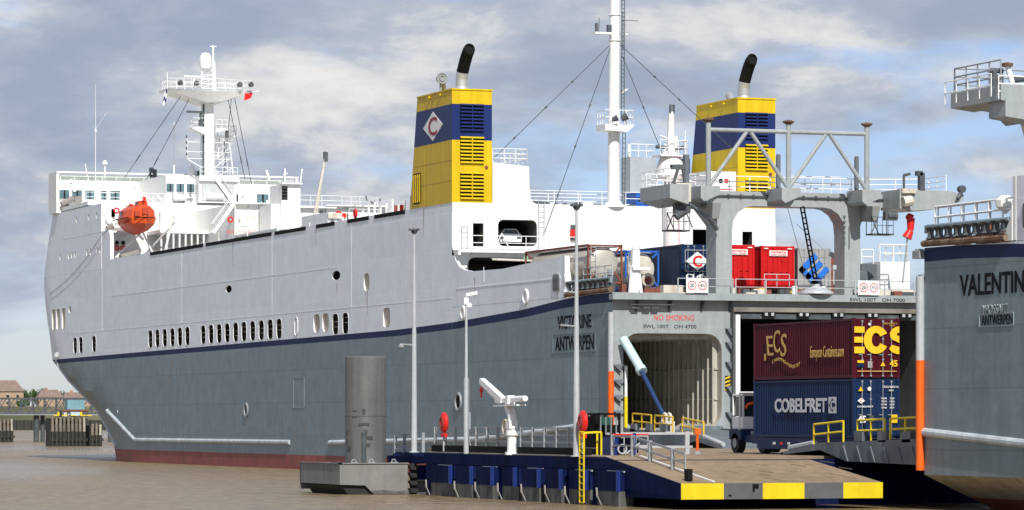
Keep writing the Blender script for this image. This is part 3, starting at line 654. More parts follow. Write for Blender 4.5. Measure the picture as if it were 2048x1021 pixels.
t = MB(); t.cyl((5.0,-.12,18.85),(19.4,-.12,18.8),.05,n=6)
for k in range(16): x = 5.4+k*.9; t.box(x,-.2,18.78,x+.12,-.02,18.94)
t.build('gantry_pipe', dsteel, ship)
t = MB()
PX = (5.96, 11.66, 17.33)
for x in PX: t.cyl((x, -1.9, 19.3), (x, -1.9, 23.55), .17, n=12)
t.cyl((5.96, -1.9, 23.0), (17.33, -1.9, 23.0), .14, n=10)
for a, b in ((5.96, 11.66), (11.66, 17.33)):
    m_ = (a+b)/2; t.cyl((a+.1, -1.9, 19.4), (m_-.15, -1.9, 22.9), .14, n=10); t.cyl((b-.1, -1.9, 19.4), (m_+.15, -1.9, 22.9), .14, n=10)
trs = t.build('gantry_truss', gp, ship)
t = MB()
for x in PX: t.lathe([(.2, 23.5), (.38, 23.62), (.38, 23.7), (.12, 23.78)], (x, -1.9, 0), n=12); 
t.build('truss_cap', rust, trs)
t = MB()
for x in PX[1:]: t.prism([(-1.1,19.3),(-.9,19.3),(-.9,21.4),(-1.0,21.6),(-1.1,21.5)], 'x', x-.45, x-.2)
t.box(5.2, .2, 19.2, 5.5, .6, 21.5)
t.build('hose_guide', gsteel, ship)
t = MB(); t.rail([(3.0,Y1-.1,19.2),(19.3,Y1-.1,19.2),(22.9,Y1-.1,19.3),(22.9,-2.4,19.3)], step=1.5, r=.035, bars=(1,.66,.33)); t.rail([(12.5,.2,19.2),(16.4,.2,19.2)], step=1.3, r=.03, bars=(1,.5)); t.rail([(2.7,-3.3,19.3),(2.7,1.4,19.3)], step=1.2, r=.03, bars=(1,.5))
t.build('gantry_railing', whc, ship)
t = MB(); t.box(19.5,-2.8,19.1,20.5,-2.0,19.4,1); t.cyl((19.75,-2.5,19.4),(19.75,-2.5,20.3),.08,n=8); t.cyl((19.75,-2.5,20.3),(20.2,-2.5,20.4),.1,n=8); t.box(20.9,-2.6,19.3,21.25,-2.2,20.5); t.box(20.7,-2.6,20.3,21.1,-2.2,20.6); t.cyl((19.5,-2.9,18.5),(20.1,-2.9,18.6),.35,n=10,m=1); t.cyl((23.5,-2.9,18.8),(24.0,-2.7,19.4),.12,n=8); t.cyl((23.9,-2.9,19.45),(23.9,-2.5,19.45),.25,n=10)
t.cyl((18.6,-2.3,17.6),(19.3,-2.3,17.6),.3,n=10); t.box(18.4,-2.5,17.3,19.3,-2.1,17.9)
t.build('winch_gear', [dsteel, cream], ship)
t = MB(); t.box(3.2,-3.2,18.2,4.2,-2.6,19.4,1); t.cyl((3.3,-2.8,17.2),(3.9,-2.8,17.6),.25,n=8); t.box(3.2,-2.9,17.5,4.3,-2.5,18.1); t.cyl((3.1,-2.9,19.4),(3.5,-2.9,20.6),.1,n=8); t.cyl((3.9,-2.9,19.4),(3.7,-2.9,20.4),.08,n=8); t.box(2.95,-3,20.3,3.9,-2.6,20.6); t.cyl((3.4,-2.8,18.6),(6.6,-.8,17.2),.12,n=8,m=2); t.cyl((6.6,-.8,17.2),(7.2,-.4,16.6),.16,n=8,m=2)
t.build('winch_gear', [dsteel, cream, gsteel], ship)
for x0 in (3.5, 18.2):
    t = MB(); t.box(x0, -.9, 16.4, x0+1.6, .1, 16.5, 0); t.rail([(x0,-.8,16.5),(x0+1.6,-.8,16.5),(x0+1.6,0,16.5)], h=1.1, step=.8, r=.02, bars=(1,.5)); 
    for k in (0,.8,1.5): t.cyl((x0+k, 0, 16.5), (x0+k, 0, 18.2), .03, n=5)
    t.cyl((x0,-.8,16.5),(x0+.5,-.8,17.6),.04,n=5); t.cyl((x0+.5,-.8,16.5),(x0,-.8,17.6),.04,n=5)
    t.build('hanging_platform', dsteel, ship)
t = MB(); t.ladder((13.5,-.3,18.2),(15.4,1.8,13.6),(.0,.55,0),.06,step=.4); t.build('sloping_ladder', black, ship)
t = MB()
for a, b in (((12.9,1,18.2),(15.2,3,13.5)), ((14.0,2,17.2),(16.1,2,15.4))): t.cyl(a, b, .02, n=4)
t.build('gantry_wire', galv, ship)
t = MB(); t.cyl((16.9,-.1,17.0),(16.9,-.1,15.5),.03,n=5); 
for k in range(6): t.box(16.5,-.12,15.8+k*.35,16.62,-.02,15.95+k*.35)
t.build('leg_ladder', gsteel, ship)
# ---- bridge and accommodation, far forward
t = MB()
t.box(.6, 148, 19.2, 25.2, 158, 26.3, 0); t.box(.3, 146.5, 25.95, 25.5, 158.4, 26.35, 0)
t.box(-.3, 158, 25.75, B+.3, 161.6, 29.2, 0); t.box(-.3, 158, 29.2, .0, 161.6, 30.05, 0); t.box(B, 158, 29.2, B+.3, 161.6, 30.05, 0); t.box(-.3, 157.9, 29.95, B+.3, 158.0, 30.1, 0)
t.box(3, 161.6, 19.2, 22.8, 168, 29.2, 0)
t.box(11.7, 145.5, 26.35, 15.7, 158, 28.6, 0); t.box(11.7, 145.2, 28.6, 15.9, 158, 29.15, 0)
t.box(8.6, 147, 26.35, 11.7, 158, 29.25, 0)
t.box(9.6, 125, 19.2, 13.6, 146.5, 25.1, 0); t.box(13.0, 120, 19.2, 14.9, 124, 26.8, 0); t.box(14.9, 121, 19.2, 18.6, 146, 24.6, 0); t.box(12.1,120.5,19.2,13.0,124.5,24.9,0); t.box(18.6,124,19.2,24.8,146,25.0,0)
t.box(8.8, 145.5, 22.9, 9.9, 148, 26, 0); t.prism([(9.9, 25.95), (11.4, 25.95), (9.9, 24.5)], 'y', 146, 147.9, 0)
t.box(2.6, 140, 22.9, 9.6, 148, 23.15, 0); t.box(9.6, 110, 21.9, 12.6, 125, 22.05, 0)
t.box(9.0, 92, 19.2, 13.6, 100, 22.55, 0); t.box(13.5,92,19.2,16.5,99,22.3,0)
t.build('superstructure', wh, ship)
t = MB(); t.box(0.0, 161.3, 29.21, B, 161.45, 30.0); t.build('roof_parapet', mat('parapet_grey_green', (.26,.29,.26), .6), ship)
def win(x0, x1, z0, z1, y, parent=ship, m=glass):
    t = MB(); f = .06
    t.box(x0-f, y-.06, z0-f, x1+f, y-.0, z0); t.box(x0-f, y-.06, z1, x1+f, y, z1+f); t.box(x0-f, y-.06, z0, x0, y, z1); t.box(x1, y-.06, z0, x1+f, y, z1)
    fr = t.build('window', wh, parent)
    t = MB(); t.box(x0, y-.03, z0, x1, y-.01, z1, 0); t.box(x0+(x1-x0)*.45, y-.04, z0, x0+(x1-x0)*.6, y-.025, z1, 1); t.build('pane', [m, black], fr)
for a, b in ((.05,1.0),(1.4,2.35),(2.8,3.7),(4.5,5.1),(5.5,6.5),(21.5,22.7),(23.2,24.1),(24.6,25.2)): win(a-.04, b+.06, 27.22, 28.16, 157.99)
for a, b in ((8.7,9.4),(9.75,10.5),(10.85,11.6)): win(a-.04, b+.04, 27.5, 28.36, 146.99)
for a, b in ((17.6,18.0),(18.3,18.7),(19.0,19.4)): win(a, b, 27.3, 28.1, 157.99, m=glassd)
for x0, x1, z0, z1, y in ((12.55,13.4,23.75,24.75,124.98),(12.55,13.4,22.3,23.4,124.98),(13.02,13.6,25.3,26.6,119.98),(.6,1.0,26.0,26.9,157.98),(7.4,8.0,24.6,25.3,147.98),(16.0,16.35,22.9,23.7,120.98),(16.7,17.05,22.9,23.7,120.98)):
    t = MB(); t.box(x0, y-.03, z0, x1, y, z1, 0)
    for k in range(4): t.box(x0, y-.06, z0+(z1-z0)*(k+.4)/4, x1, y-.03, z0+(z1-z0)*(k+.6)/4, 1)
    t.build('vent_grille', [black, dsteel], ship)
t = MB()
t.rail([(0.2,158.2,29.2),(B-.2,158.2,29.2)], h=.9, step=1.5, r=.035, bars=(1,.5)); t.rail([(0.2,146.8,26.35),(8.4,146.8,26.35)], h=.95, step=1.2, r=.03, bars=(1,.5)); t.rail([(14,121,24.9),(18.5,121,24.9),(24,123.9,25)], h=.95, step=1.2, r=.03, bars=(1,.5))
t.rail([(11.8,145.4,29.15),(15.8,145.4,29.15)], h=.9, step=.8, r=.03, bars=(1,.5)); t.rail([(9.6,124.8,21.0),(13.6,124.8,21.0)], h=.95, step=.8, r=.03, bars=(1,.5)); t.rail([(14.8,104,22.6),(19,104,22.6),(19,96,22.6)], h=1, step=1.2, r=.03, bars=(1,.66,.33))
t.rail([(.6,60,20),(.6,134,20)], h=.2, step=6, r=.02, bars=(1,)); t.rail([(3,146.5,23.15),(9,146.5,23.15)], h=1, step=1, r=.03, bars=(1,.5))
t.build('bridge_railing', whc, ship)
t = MB()
for k in range(26): y = 60+k*3.1; t.box(.4, y, 19.2, .5, y+.12, 20.0+.35*(k % 3 == 0), 0)
for k in range(12): x = 4.7+k*.62; t.box(x, 134.1, 19.2, x+.16, 134.3, 22.58, 0)
t.box(4.6,134,22.6,12.4,145,22.95,0)
for k in range(9): y = 43+k*1.5; t.cyl((.5,y,19.2),(.5,y,21.1-.25*(k%3)),.09,n=6)
t.build('deck_stanchion', [wh, cream], ship)
t = MB()
for a, b in ((43, 50.5), (52, 57.5), (61, 66), (69, 78), (79,100),(101,120)): t.box(-.01, a, 19.72, .6, b, 20.02)
t.build('hatch_rim', black, ship)
t = MB()
def stair(p, q, wd=.7):
    p, q = Vector(p), Vector(q); t.bar(p, q, .08, .35); t.bar(p+V3(0,wd,0), q+V3(0,wd,0), .08, .35); k = max(3, int((q-p).length/.45))
    for i in range(k): a = p.lerp(q, (i+.5)/k); t.box(a.x-.14, a.y, a.z-.03, a.x+.14, a.y+wd, a.z+.03, 1)
    for o_ in (0, wd): t.cyl(p+V3(0,o_,.9), q+V3(0,o_,.9), .035, n=5)
stair((13.3,146-.9,29.0),(15.2,145.1,26.5)); stair((9.4,124.0,25.1),(7.3,124.0,22.2))
t.build('stairs', [whc, dsteel], ship)
t = MB(); t.box(3.2,147.9,24.0,8.6,147.99,25.9); t.box(12.0,145.3,26.6,15.4,145.49,28.3); t.build('shaded_bulkhead', mat('bulkhead_grey', (.50,.52,.50), .5), ship)  # grey panels that paint the shade on the white walls
t = MB(); t.cyl((12.4,145.2,27.0),(14.2,145.2,27.0),.32,n=12); t.build('life_raft', whc, ship); t = MB(); t.cyl((9.3,146.5,26.9),(10.6,146.5,26.9),.32,n=12); t.build('life_raft', whc, ship)
t = MB(); t.box(9.6,124.6,22.0,9.75,124.98,25.1); t.box(11.0,124.85,22.2,11.8,124.98,24.1); t.box(13.6,120.9,20.6,14.2,120.98,22.6); t.box(5.0,147.8,23.2,5.8,147.98,25.2); t.box(20.0,123.8,22.4,20.8,123.98,24.4); t.build('door', mat('door_off_white', (.6,.6,.56), .5), ship)
rf = random.Random(11); walls = [(.8,8.3,26.6,29,157.98),(8.7,11.5,26.5,27.4,146.98),(9.7,12.4,22.3,24.9,124.98),(15,18.4,22.7,24.4,120.98),(17.8,24.5,26.6,27.2,157.98),(3,8.2,23.3,25.7,147.98),(18.8,24.6,22,24.8,123.98),(9.2,13.4,20.5,22.3,91.98)]
for i in range(64):
    x0, x1, z0, z1, y = walls[i % len(walls)]; x = rf.uniform(x0, x1); z = rf.uniform(z0, z1); t = MB(); q = rf.random()
    if q < .35: t.box(x, y-.12, z, x+.3, y, z+.35)
    elif q < .6: t.cyl((x, y-.08, z0-.2), (x, y-.08, z1+.2), .035, n=5)
    elif q < .8: t.cyl((x, y-.3, z), (x, y, z), .12, n=8)
    else: t.cyl((x, y-.08, z), (min(x+1.6, x1), y-.08, z), .035, n=5)
    t.build('wall_fitting', [whc, galv, mat('bulkhead_grey', (.50,.52,.50), .5), dsteel][i % 4], ship)
for x0, x1, y, z in ((9.4,13.8,124.4,25.1),(14.8,18.7,120.5,24.6),(18.6,24.9,123.4,25.0),(12.9,15,119.6,26.8),(11.5,15.9,144.9,26.35)): t = MB(); t.box(x0,y,z,x1,y+.7,z+.12); t.build('deck_ledge', whc, ship)
# lifeboat cradle, columns, lower platform with its gear
t = MB(); t.box(.4,137.6,22.75,3.4,139.4,22.95); t.cyl((6.0,138.6,19.2),(6.0,138.6,25.4),.16,n=8); t.box(5.8,138.4,25.2,6.3,138.8,25.6)
t.bar((.6,136,20.2),(3.4,134,23.3),.12,.16); t.bar((3.8,133,20.2),(2.2,133,23.4),.12,.16); t.bar((4.3,132,19.4),(5.2,131,24.2),.14,.2); t.bar((5.2,131,24.2),(3.4,131,26.3),.16,.2); t.bar((3.3,136,20.2),(5.4,131,23.6),.14,.14); t.bar((.4,138.6,19.3),(.4,138.6,22.8),.2,.2); t.cyl((1.2,131,20.0),(5,131,20.3),.2,n=6); t.box(.4,139.2,19.3,5.4,139.45,22.8); t.cyl((.7,139.3,24.0),(.7,138.7,24.0),.35,n=12); t.bar((.3,139,23.6),(3,139,23.7),.15,.2)
t.build('davit_frame', wh, ship)
t = MB()
for x in (1.5,2.15): t.ring((x,139.1,21.3),.2,.08,'y',m=0); t.box(x-.16,139.05,21.65,x+.16,139.18,22.0,1)
t.box(1.0,139.6-.3,24.4,1.35,139.3,25.2,1); t.build('safety_gear', [redp, black], ship)
t = MB()
for p in ((.9,136.8,24.9),(3.0,133.6,24.5),(9.0,123.9,23.5),(10.0,91.9,22.4)): t.ring(p,.24,.08,'y')
t.ring((.35,56.5,20.45),.3,.1,'x'); t.cyl((10.5,91.95,22.3),(10.5,91.8,22.3),.22,n=10); t.box(1.2,48,20.0,1.6,49.2,20.7)
t.build('ring_buoy', redp, ship)
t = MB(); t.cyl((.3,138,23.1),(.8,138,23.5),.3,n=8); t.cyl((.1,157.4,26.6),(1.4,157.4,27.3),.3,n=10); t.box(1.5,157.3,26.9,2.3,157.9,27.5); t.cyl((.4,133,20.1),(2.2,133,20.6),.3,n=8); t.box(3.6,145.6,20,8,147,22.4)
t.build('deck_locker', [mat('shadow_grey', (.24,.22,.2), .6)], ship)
text('NO SMOKING', (10.0, 123.6, 22.3), 2.9, .4, 'aft', signred, ship)
# ---- fore mast on the bridge roof
t = MB(); t.prism([(12.2,29.1),(13.4,29.1),(13.3,36.6),(12.3,36.6)], 'y', 145.6, 146.9, 0)
fm = t.build('fore_mast', whc, ship)
t = MB(); t.box(12.12,145.5,29.1,12.3,145.6,36.5); t.build('cable_tray', dsteel, fm)
t = MB()
t.add([(8.3,145,37.75),(8.3,148.5,37.75),(12.3,149,36.6),(13.9,149,36.6),(17.2,148.5,37.75),(17.2,145,37.75),(13.9,144.4,36.75),(12.3,144.4,36.6),
       (8.3,145,38.0),(8.3,148.5,38.0),(17.2,148.5,38.0),(17.2,145,38.0),(13.2,143.6,37.7),(11.3,143.6,37.7)],
      [(0,7,13,8),(7,6,12,13),(6,5,11,12),(0,1,2,7),(7,2,3,6),(6,3,4,5),(1,9,10,4,3,2),(8,13,12,11,10,9),(0,8,9,1),(5,4,10,11)])
t.rail([(8.4,145.1,38),(11.3,143.8,38),(13.2,143.8,38),(17.1,145.1,38),(17.1,148.4,38),(8.4,148.4,38),(8.4,145.1,38)], h=1.0, step=.9, r=.03, bars=(1,.5))
t.build('mast_platform', wh, fm)
t = MB()
for x in (12.1, 13.6): t.cyl((x,146,38),(x+.1*(12.8-x),146,41.0),.06,n=6)
for k in range(6): t.cyl((12.1,146,38.2+k*.45),(13.6,146,38.2+k*.45),.04,n=5)
for k in range(5): t.cyl((12.1,146,38.2+k*.5),(13.5,146,38.7+k*.5),.03,n=5)
t.cyl((13.4,146,38),(13.35,146,42.6),.1,n=8); t.cyl((13.0,146,42.5),(13.7,146,42.5),.06,n=6)
t.build('mast_lattice', whc, fm)
t = MB(); t.lathe([(.3,40.0),(.58,40.25),(.66,40.9),(.6,41.4),(.4,41.75),(.1,41.85)], (12.55,146,0), n=16); t.build('radome', whc, fm)
t = MB(); t.box(9.9,144.6,39.15,12.0,144.9,39.3,0); t.cyl((11.0,144.8,38),(11.0,144.8,39.2),.1,n=6,m=0)
t.build('radar_scanner', whc, fm)
t = MB(); t.box(10.2,144.6,35.5,12.1,144.8,35.72); t.cyl((11.7,144.8,34.4),(11.7,144.8,35.5),.14,n=6); t.box(11.5,144.6,34.2,11.9,144.9,34.8); t.build('radar_scanner', dsteel, fm)
t = MB(); t.prism([(10.8,33.9),(12.2,33.3),(12.2,34.1),(10.8,34.05)], 'y', 144.6, 146.2); t.rail([(10.9,145.9,34.1),(10.9,144.7,34.1),(12.2,144.7,34.1)], h=.9, step=.6, r=.03, bars=(1,.5)); t.prism([(13.4,33.6),(14.7,33.9),(14.7,34.0),(13.4,34.0)], 'y', 145, 146.2); t.rail([(13.5,145.1,34),(14.6,145.1,34)], h=.9, step=.5, r=.03, bars=(1,.5))
for z in (32.6,31.6,30.9): t.cyl((10.5,145.6,z),(15,145.6,z),.04,n=5)
t.cyl((10.5,145.6,30.9),(10.5,145.6,33),.04,n=5); t.cyl((14.3,145.6,31),(14.3,145.6,33),.04,n=5); t.bar((10.6,145.6,30.8),(12.2,145.6,29.9),.08,.08); t.bar((14.4,145.6,30.8),(13.3,145.6,29.9),.08,.08)
t.build('mast_arm', whc, fm)
t = MB()
for x, z in ((9.3,38.45),(11,38.45),(15.6,38.45),(16.8,38.5)): t.cyl((x,144.3,z),(x+.1,144.0,z+.05),.22,.28,n=10)
for z in (31.2,31.8,32.4,33.0): t.cyl((10.4,145.5,z),(10.4,145.5,z+.25),.09,n=6)
for z in (31.6,32.3): t.cyl((14.4,145.5,z),(14.4,145.5,z+.4),.08,n=6)
t.box(14.5,145.2,33.1,14.8,145.5,33.8); t.box(9.6,156,29.4,10,156.3,30.4); t.build('signal_lamp', dsteel, fm)
t = MB()
for k in range(4):
    a = [(14.5,149),(16.4,149),(16.4,151),(14.5,151)][k]; b = [(15.0,149.4),(16.0,149.4),(16.0,150.6),(15.0,150.6)][k]; t.bar((*a,29.2),(*b,33.5),.09,.09)
    a2 = [(14.5,149),(16.4,149),(16.4,151),(14.5,151)][(k+1)%4]
    for j in range(4):
        f0, f1 = j/4, (j+1)/4; p = Vector((*a,29.2)).lerp(Vector((*b,33.5)), f0); b2 = [(15.0,149.4),(16.0,149.4),(16.0,150.6),(15.0,150.6)][(k+1)%4]; q = Vector((*a2,29.2)).lerp(Vector((*b2,33.5)), f1); t.cyl(p,q,.035,n=4)
t.box(14.6,148.8,33.5,16.6,151,33.6); t.rail([(14.6,151,33.6),(14.6,148.8,33.6),(16.6,148.8,33.6),(16.6,151,33.6)], h=1, step=.9, r=.03, bars=(1,.5)); t.bar((14.6,149,31.5),(13.2,149,31.4),.08,.08)
t.build('lattice_tower', whc, ship)
t = MB()
for a, b in (((10.0,146,37.4),(6.0,154,29.3)), ((10.9,146,37.2),(9.3,158,29.3)), ((15.3,146,37.2),(17.5,157,29.2)), ((14.9,146,37.3),(17.9,150,29.2)), ((15.6,146,37.5),(20.6,157,29.2))): 
    a, b = Vector(a), Vector(b); t.cyl(a,b,.035,n=5); p = a.lerp(b,.72); q = a.lerp(b,.8); t.cyl(p,q,.06,n=5)
t.build('mast_stay', dsteel, fm)
t = MB()
t.cyl((3.8,157.6,26.6),(3.8,157.6,39.3),.045,.015,n=6); t.cyl((3.8,157.6,34.3),(3.8,157.6,34.6),.12,n=6); t.cyl((3.8,157.6,34.6),(2.7,157.6,36.4),.01,n=3); t.cyl((3.8,157.6,34.6),(5.0,157.6,36.4),.01,n=3)
t.cyl((5.05,158.6,29.2),(5.05,158.6,31.0),.07,n=6); t.lathe([(.3,31.0),(.3,31.15),(.1,31.4)],(5.05,158.6,0),n=10); t.bar((3.2,158.5,29.2),(2.9,158.5,31.0),.08,.08)
t.cyl((10.8,152,29.2),(10.8,152,35.2),.035,n=5); t.cyl((10.8,152,29.2),(10.8,152,31.0),.1,n=5)
t.lathe([(.5,29.3),(.45,29.9),(.2,30.4),(.1,30.6)],(12.2,150,0),n=10); t.bar((24.3,157,29.2),(24.3,157,30.9),.12,.12); t.bar((24.1,157,30.2),(24.6,157,30.4),.1,.1); t.bar((26.0,157,29.2),(26.2,157,30.9),.12,.12); t.bar((20.5,150,29.2),(20.2,150,30.2),.2,.2)
t.build('roof_antenna', whc, ship)
t = MB(); t.cyl((9.6,157,29.2),(9.6,157,30.2),.08,n=6); t.cyl((9.6,156.8,30.2),(9.6,156.6,30.5),.25,.3,n=10); t.cyl((9.4,157,29.9),(9.9,157,29.7),.15,n=6); t.build('searchlight', dsteel, ship)
t = MB(); t.box(12.6,149,29.2,13.1,149.6,29.9); t.box(13.2,149,29.3,13.7,149.6,30.0); t.build('compass_cover', green, ship)
t = MB(); t.bar((11.6,105,22.4),(12.9,105,29.0),.2,.2,0); t.bar((12.0,105.5,22.4),(12.95,105.3,28.6),.1,.1,0); t.box(12.65,104.8,28.0,13.0,105.2,28.9,1); t.build('stores_crane', [cream, dsteel], ship)
t = MB(); t.cyl((.5,52,19.5),(.5,52,21.0),.07,n=6); t.cyl((.35,52,21.0),(-.1,51.8,21.55),.1,.12,n=6); t.prism([(-.2,21.2),(.3,21.1),(.5,21.5),(-.3,21.6)],'y',51.6,51.9); t.box(.5,52,21.2,1.0,52.1,21.45); t.box(.9,52,20.7,1.0,52.1,21.4); t.box(1.3,51,19.3,1.8,52.5,20.6); t.cyl((1.6,50,19.3),(1.6,50,20.9),.15,n=8); t.build('deck_floodlight', galvl, ship)
t = MB(); t.cyl((1.2, 100, 19.2),(1.2,100,21.0),.06,n=6); t.box(9.0,91.8,22.0,10.3,91.95,22.5); t.build('deck_fitting', cream, ship)
# ---- aft deck fittings: fairlead pedestal, winches, vents, white hut
t = MB(); t.bar((1.9,1,12.3),(2.0,1,15.2),.4,.5); t.cyl((2.0,1,15.2),(2.1,1,15.5),.25,n=8); t.bar((2.4,.9,12.3),(2.2,1,14.2),.18,.2); t.bar((1.6,.9,12.3),(1.8,1,14.2),.18,.2); t.box(1.7,.6,13.9,2.9,1.3,14.1); t.build('control_stand', whc, ship)
t = MB(); t.cyl((3.5,3.0,13.2),(3.3,5.0,13.25),.55,n=16,m=0); t.ring((3.55,2.6,13.3),.38,.12,'y',m=1); t.cyl((3.55,2.65,13.3),(3.55,3.3,13.35),.36,n=14,m=2); t.cyl((2.0,2.2,12.7),(2.9,2.2,12.7),.25,n=8,m=3); t.box(4.0,1.0,12.4,5.4,2.4,12.95,1); t.box(2.9,1.6,12.4,4.0,2.4,12.8,2); t.build('mooring_winch', [gsteel, cream, maroonl, dsteel], ship)
t = MB(); t.cyl((19.8,3.6,13.4),(19.5,6.5,13.5),.8,n=16,m=0); t.ring((20.1,2.8,13.25),.33,.11,'y',m=1); t.cyl((20.1,2.85,13.25),(20.1,3.4,13.25),.3,n=14,m=3); t.box(19.3,1.6,12.4,22.9,2.6,12.85,1); t.box(20.8,1.2,12.4,22.6,1.6,12.7,3); t.build('mooring_winch', [gsteel, cream, maroonl, dsteel], ship)
t = MB(); t.lathe([(1.2,12.45),(1.15,12.6),(.55,12.8),(.3,12.95),(.3,13.1)],(14.5,0,0),n=18,m=0); t.path([(17.5,3,12.4),(17.5,3,14.7),(17.3,3,15.1),(16.9,3,15.3)],.17,n=8,m=0); t.cyl((15.9,.2,13.1),(15.9,.2,14.3),.05,n=6,m=0); t.box(15.8,.1,14.1,16.05,.3,14.4,0)
t.build('deck_vent', galvl, ship)
t = MB(); t.box(23.15,8.2,12.35,25.4,12,15.05,0); t.box(22.0,8.8,12.35,23.1,12,14.9,1); t.rail([(22.1,9,14.9),(23.0,9,14.9)],h=1.0,step=1,r=.05,bars=(1,.5)); t.rail([(23.2,8.4,15.05),(25.3,8.4,15.05),(25.3,11.8,15.05)],h=1.2,step=1.1,r=.05,bars=(1,.5)); t.build('deck_hut', [wh, gsteel], ship)
t = MB(); t.cyl((22.6,.9,13.3),(23.5,.9,13.3),.55,n=14); t.box(22.9,.5,12.6,24.8,1.8,13.9); t.build('hose_reel', tg, ship)
t = MB()
for i in range(46): x = 7.5+random.random()*8.5; y = .5+random.random()*3; t.box(x,y,12.31,x+.2+random.random()*.6,y+.4,12.4+random.random()*.5,random.choice((0,1,2,2,3)))
for i in range(16): x = 18+random.random()*6; y = .3+random.random()*2; t.box(x,y,12.31,x+.2+random.random()*.4,y+.3,12.35+random.random()*.4,random.choice((0,1,2)))
for x in (13.4,15.5): t.cyl((x,1.0,12.3),(x,1.0,13.0),.2,n=8,m=4)
for i in range(12): y = 1+random.random()*6; x = .3+random.random()*2; t.box(x,y,12.31,x+.3,y+.6,12.6+random.random()*.8,random.choice((0,1,2)))
t.build('lashing_gear', [dsteel, cream, maroonl, oyel, wh], ship)
# ---- stern ramps lowered on to the pontoons
def ramp_of(x0, x1, y0, z0, length, sgn, parent, drop=1.2):
    t = MB(); e = y0-sgn*length; pr = [(y0, z0), (y0-sgn*12, z0-drop*.35), (e, z0-drop), (e, z0-drop-.12), (y0-sgn*12, z0-drop*.35-.35), (y0-sgn*9, z0-1.15), (y0, z0-1.25)]
    t.prism(pr, 'x', x0, x0+.25); t.prism(pr, 'x', x1-.25, x1)
    t.prism([(y0, z0-.1), (y0-sgn*12, z0-drop*.35-.1), (e, z0-drop-.05), (e, z0-drop-.1), (y0-sgn*12, z0-drop*.35-.25), (y0, z0-.3)], 'x', x0+.25, x1-.25)
    for k in range(6): y = y0-sgn*(1.2+1.5*k); t.prism([(y, z0-1.15), (y-sgn*.5, z0-.4), (y-sgn*.62, z0-.4), (y-sgn*.15, z0-1.15)], 'x', x0-.06, x0)
    for k in range(3): y = y0-sgn*(2+2.6*k); t.box(x0, y, z0-.2, x0+.3, y+.9, z0+.3)
    for k in range(7): t.box(x0+.9*k, e-.3, z0-drop-.12, x0+.9*k+.75, e+.4, z0-drop-.02)
    t.build('stern_ramp', gsteel, parent)
    t = MB(); f = lambda d: z0-drop*.35*min(d, 12)/12-max(0, d-12)/max(length-12, 1)*drop*.65
    for d0, d1 in ((1.2, 4.4), (5.0, 8.0), (9.6, 13.0)):
        a = (x0+.15, y0-sgn*d0, f(d0)); b = (x0+.15, y0-sgn*d1, f(d1)); t.rail([a, b], h=1.0, step=1.5, r=.055, bars=(1, .5))
    for d0, d1 in ((9, 12.4),): t.rail([(x1-.15, y0-sgn*d0, f(d0)), (x1-.15, y0-sgn*d1, f(d1))], h=1.0, step=1.2, r=.05, bars=(1, .5))
    t.build('ramp_railing', oyel if sgn > 0 else yell, parent)
    t = MB(); t.cyl((x0+.2, y0-sgn*13, f(13)+.1), (x0+.2, y0-sgn*16, f(16)+.15), .14, n=8); t.build('ramp_hinge', galvl, parent)
ramp_of(.75, 7.7, -.1, 3.55, 16.5, 1, ship)
t = MB(); t.box(8.8, -9, 2.45, 22.4, -.1, 2.62); t.prism([(-.1,3.0),(-9,2.75),(-10.5,2.46),(-9,2.46),(-.1,2.46)], 'x', 8.8, 9.1); t.box(4.6,-.5,3.3,7.6,-.3,3.7); t.build('centre_ramp', gsteel, ship)
t = MB(); t.ring((1.45,-5.4,4.15),.35,.1,'x',n=12); t.ring((1.75,-5.4,4.15),.35,.1,'x',n=12); t.box(1.3,-5.9,3.3,1.95,-4.9,4.0); t.build('ram_eye', cream, ship)

# ================================================================== the second ship: sister of the first, moored stern to stern
ship2 = copy_tree(ship, None, skip=('lettering','speed_sign','name_frame','gantry_truss','hose_guide','stern_ramp','ramp_railing','ramp_hinge','ramp_ram','ramp_ram_rod','ram_eye','centre_ramp','control_stand','winch_gear','hanging_platform','gantry_wing','casing_railing_x','safety_gear','sloping_ladder'))
ship2.name = 'cargo_ship'; ship2.location = (-13, -72, -.42); ship2.scale = (1, -1, 1)
tag(ship2, 'grey cargo ship cut off by the right edge, with an orange stern corner fender', 'cargo ship')
P2 = bpy.data.objects.new('lettering_anchor', None)
text('VALENTINE', (-13.02, -79.05, 10.12), 6.9, .96, 'port', ink, ship2, .018).matrix_parent_inverse = Matrix.Scale(-1, 4, (0,1,0)) @ Matrix.Translation((13, 72, .42))
text('ANTWERPEN', (-13.02, -79.2, 8.5), 2.95, .42, 'port', ink, ship2, .0).matrix_parent_inverse = Matrix.Scale(-1, 4, (0,1,0)) @ Matrix.Translation((13, 72, .42))
text('YPOSSAIT', (-13.03, -79.0, 8.98), 2.3, .42, 'port', mat('raised_hull_letters', (.30,.35,.36), .45), ship2, .0, th=.05).matrix_parent_inverse = Matrix.Scale(-1, 4, (0,1,0)) @ Matrix.Translation((13, 72, .42))
bpy.data.objects.remove(P2)
t = MB()    # in the second ship's own frame
t.path([(-.02, a, b) for a, b in ((5.55,8.65),(8.8,8.65),(8.8,9.2),(5.55,9.2),(5.55,8.65))], .025, n=4); t.build('name_frame', mat('raised_hull_letters', (.30,.35,.36), .45), ship2)
t = MB(); t.cyl((5.3,-2.0,21.1),(7.6,-2.0,13.6),.13,n=8,m=0); t.lathe([(.26,21.05),(.3,21.2),(.1,21.25)],(5.28,-2.0,0),n=10,m=1); t.build('gantry_post', [whc, rust], ship2)
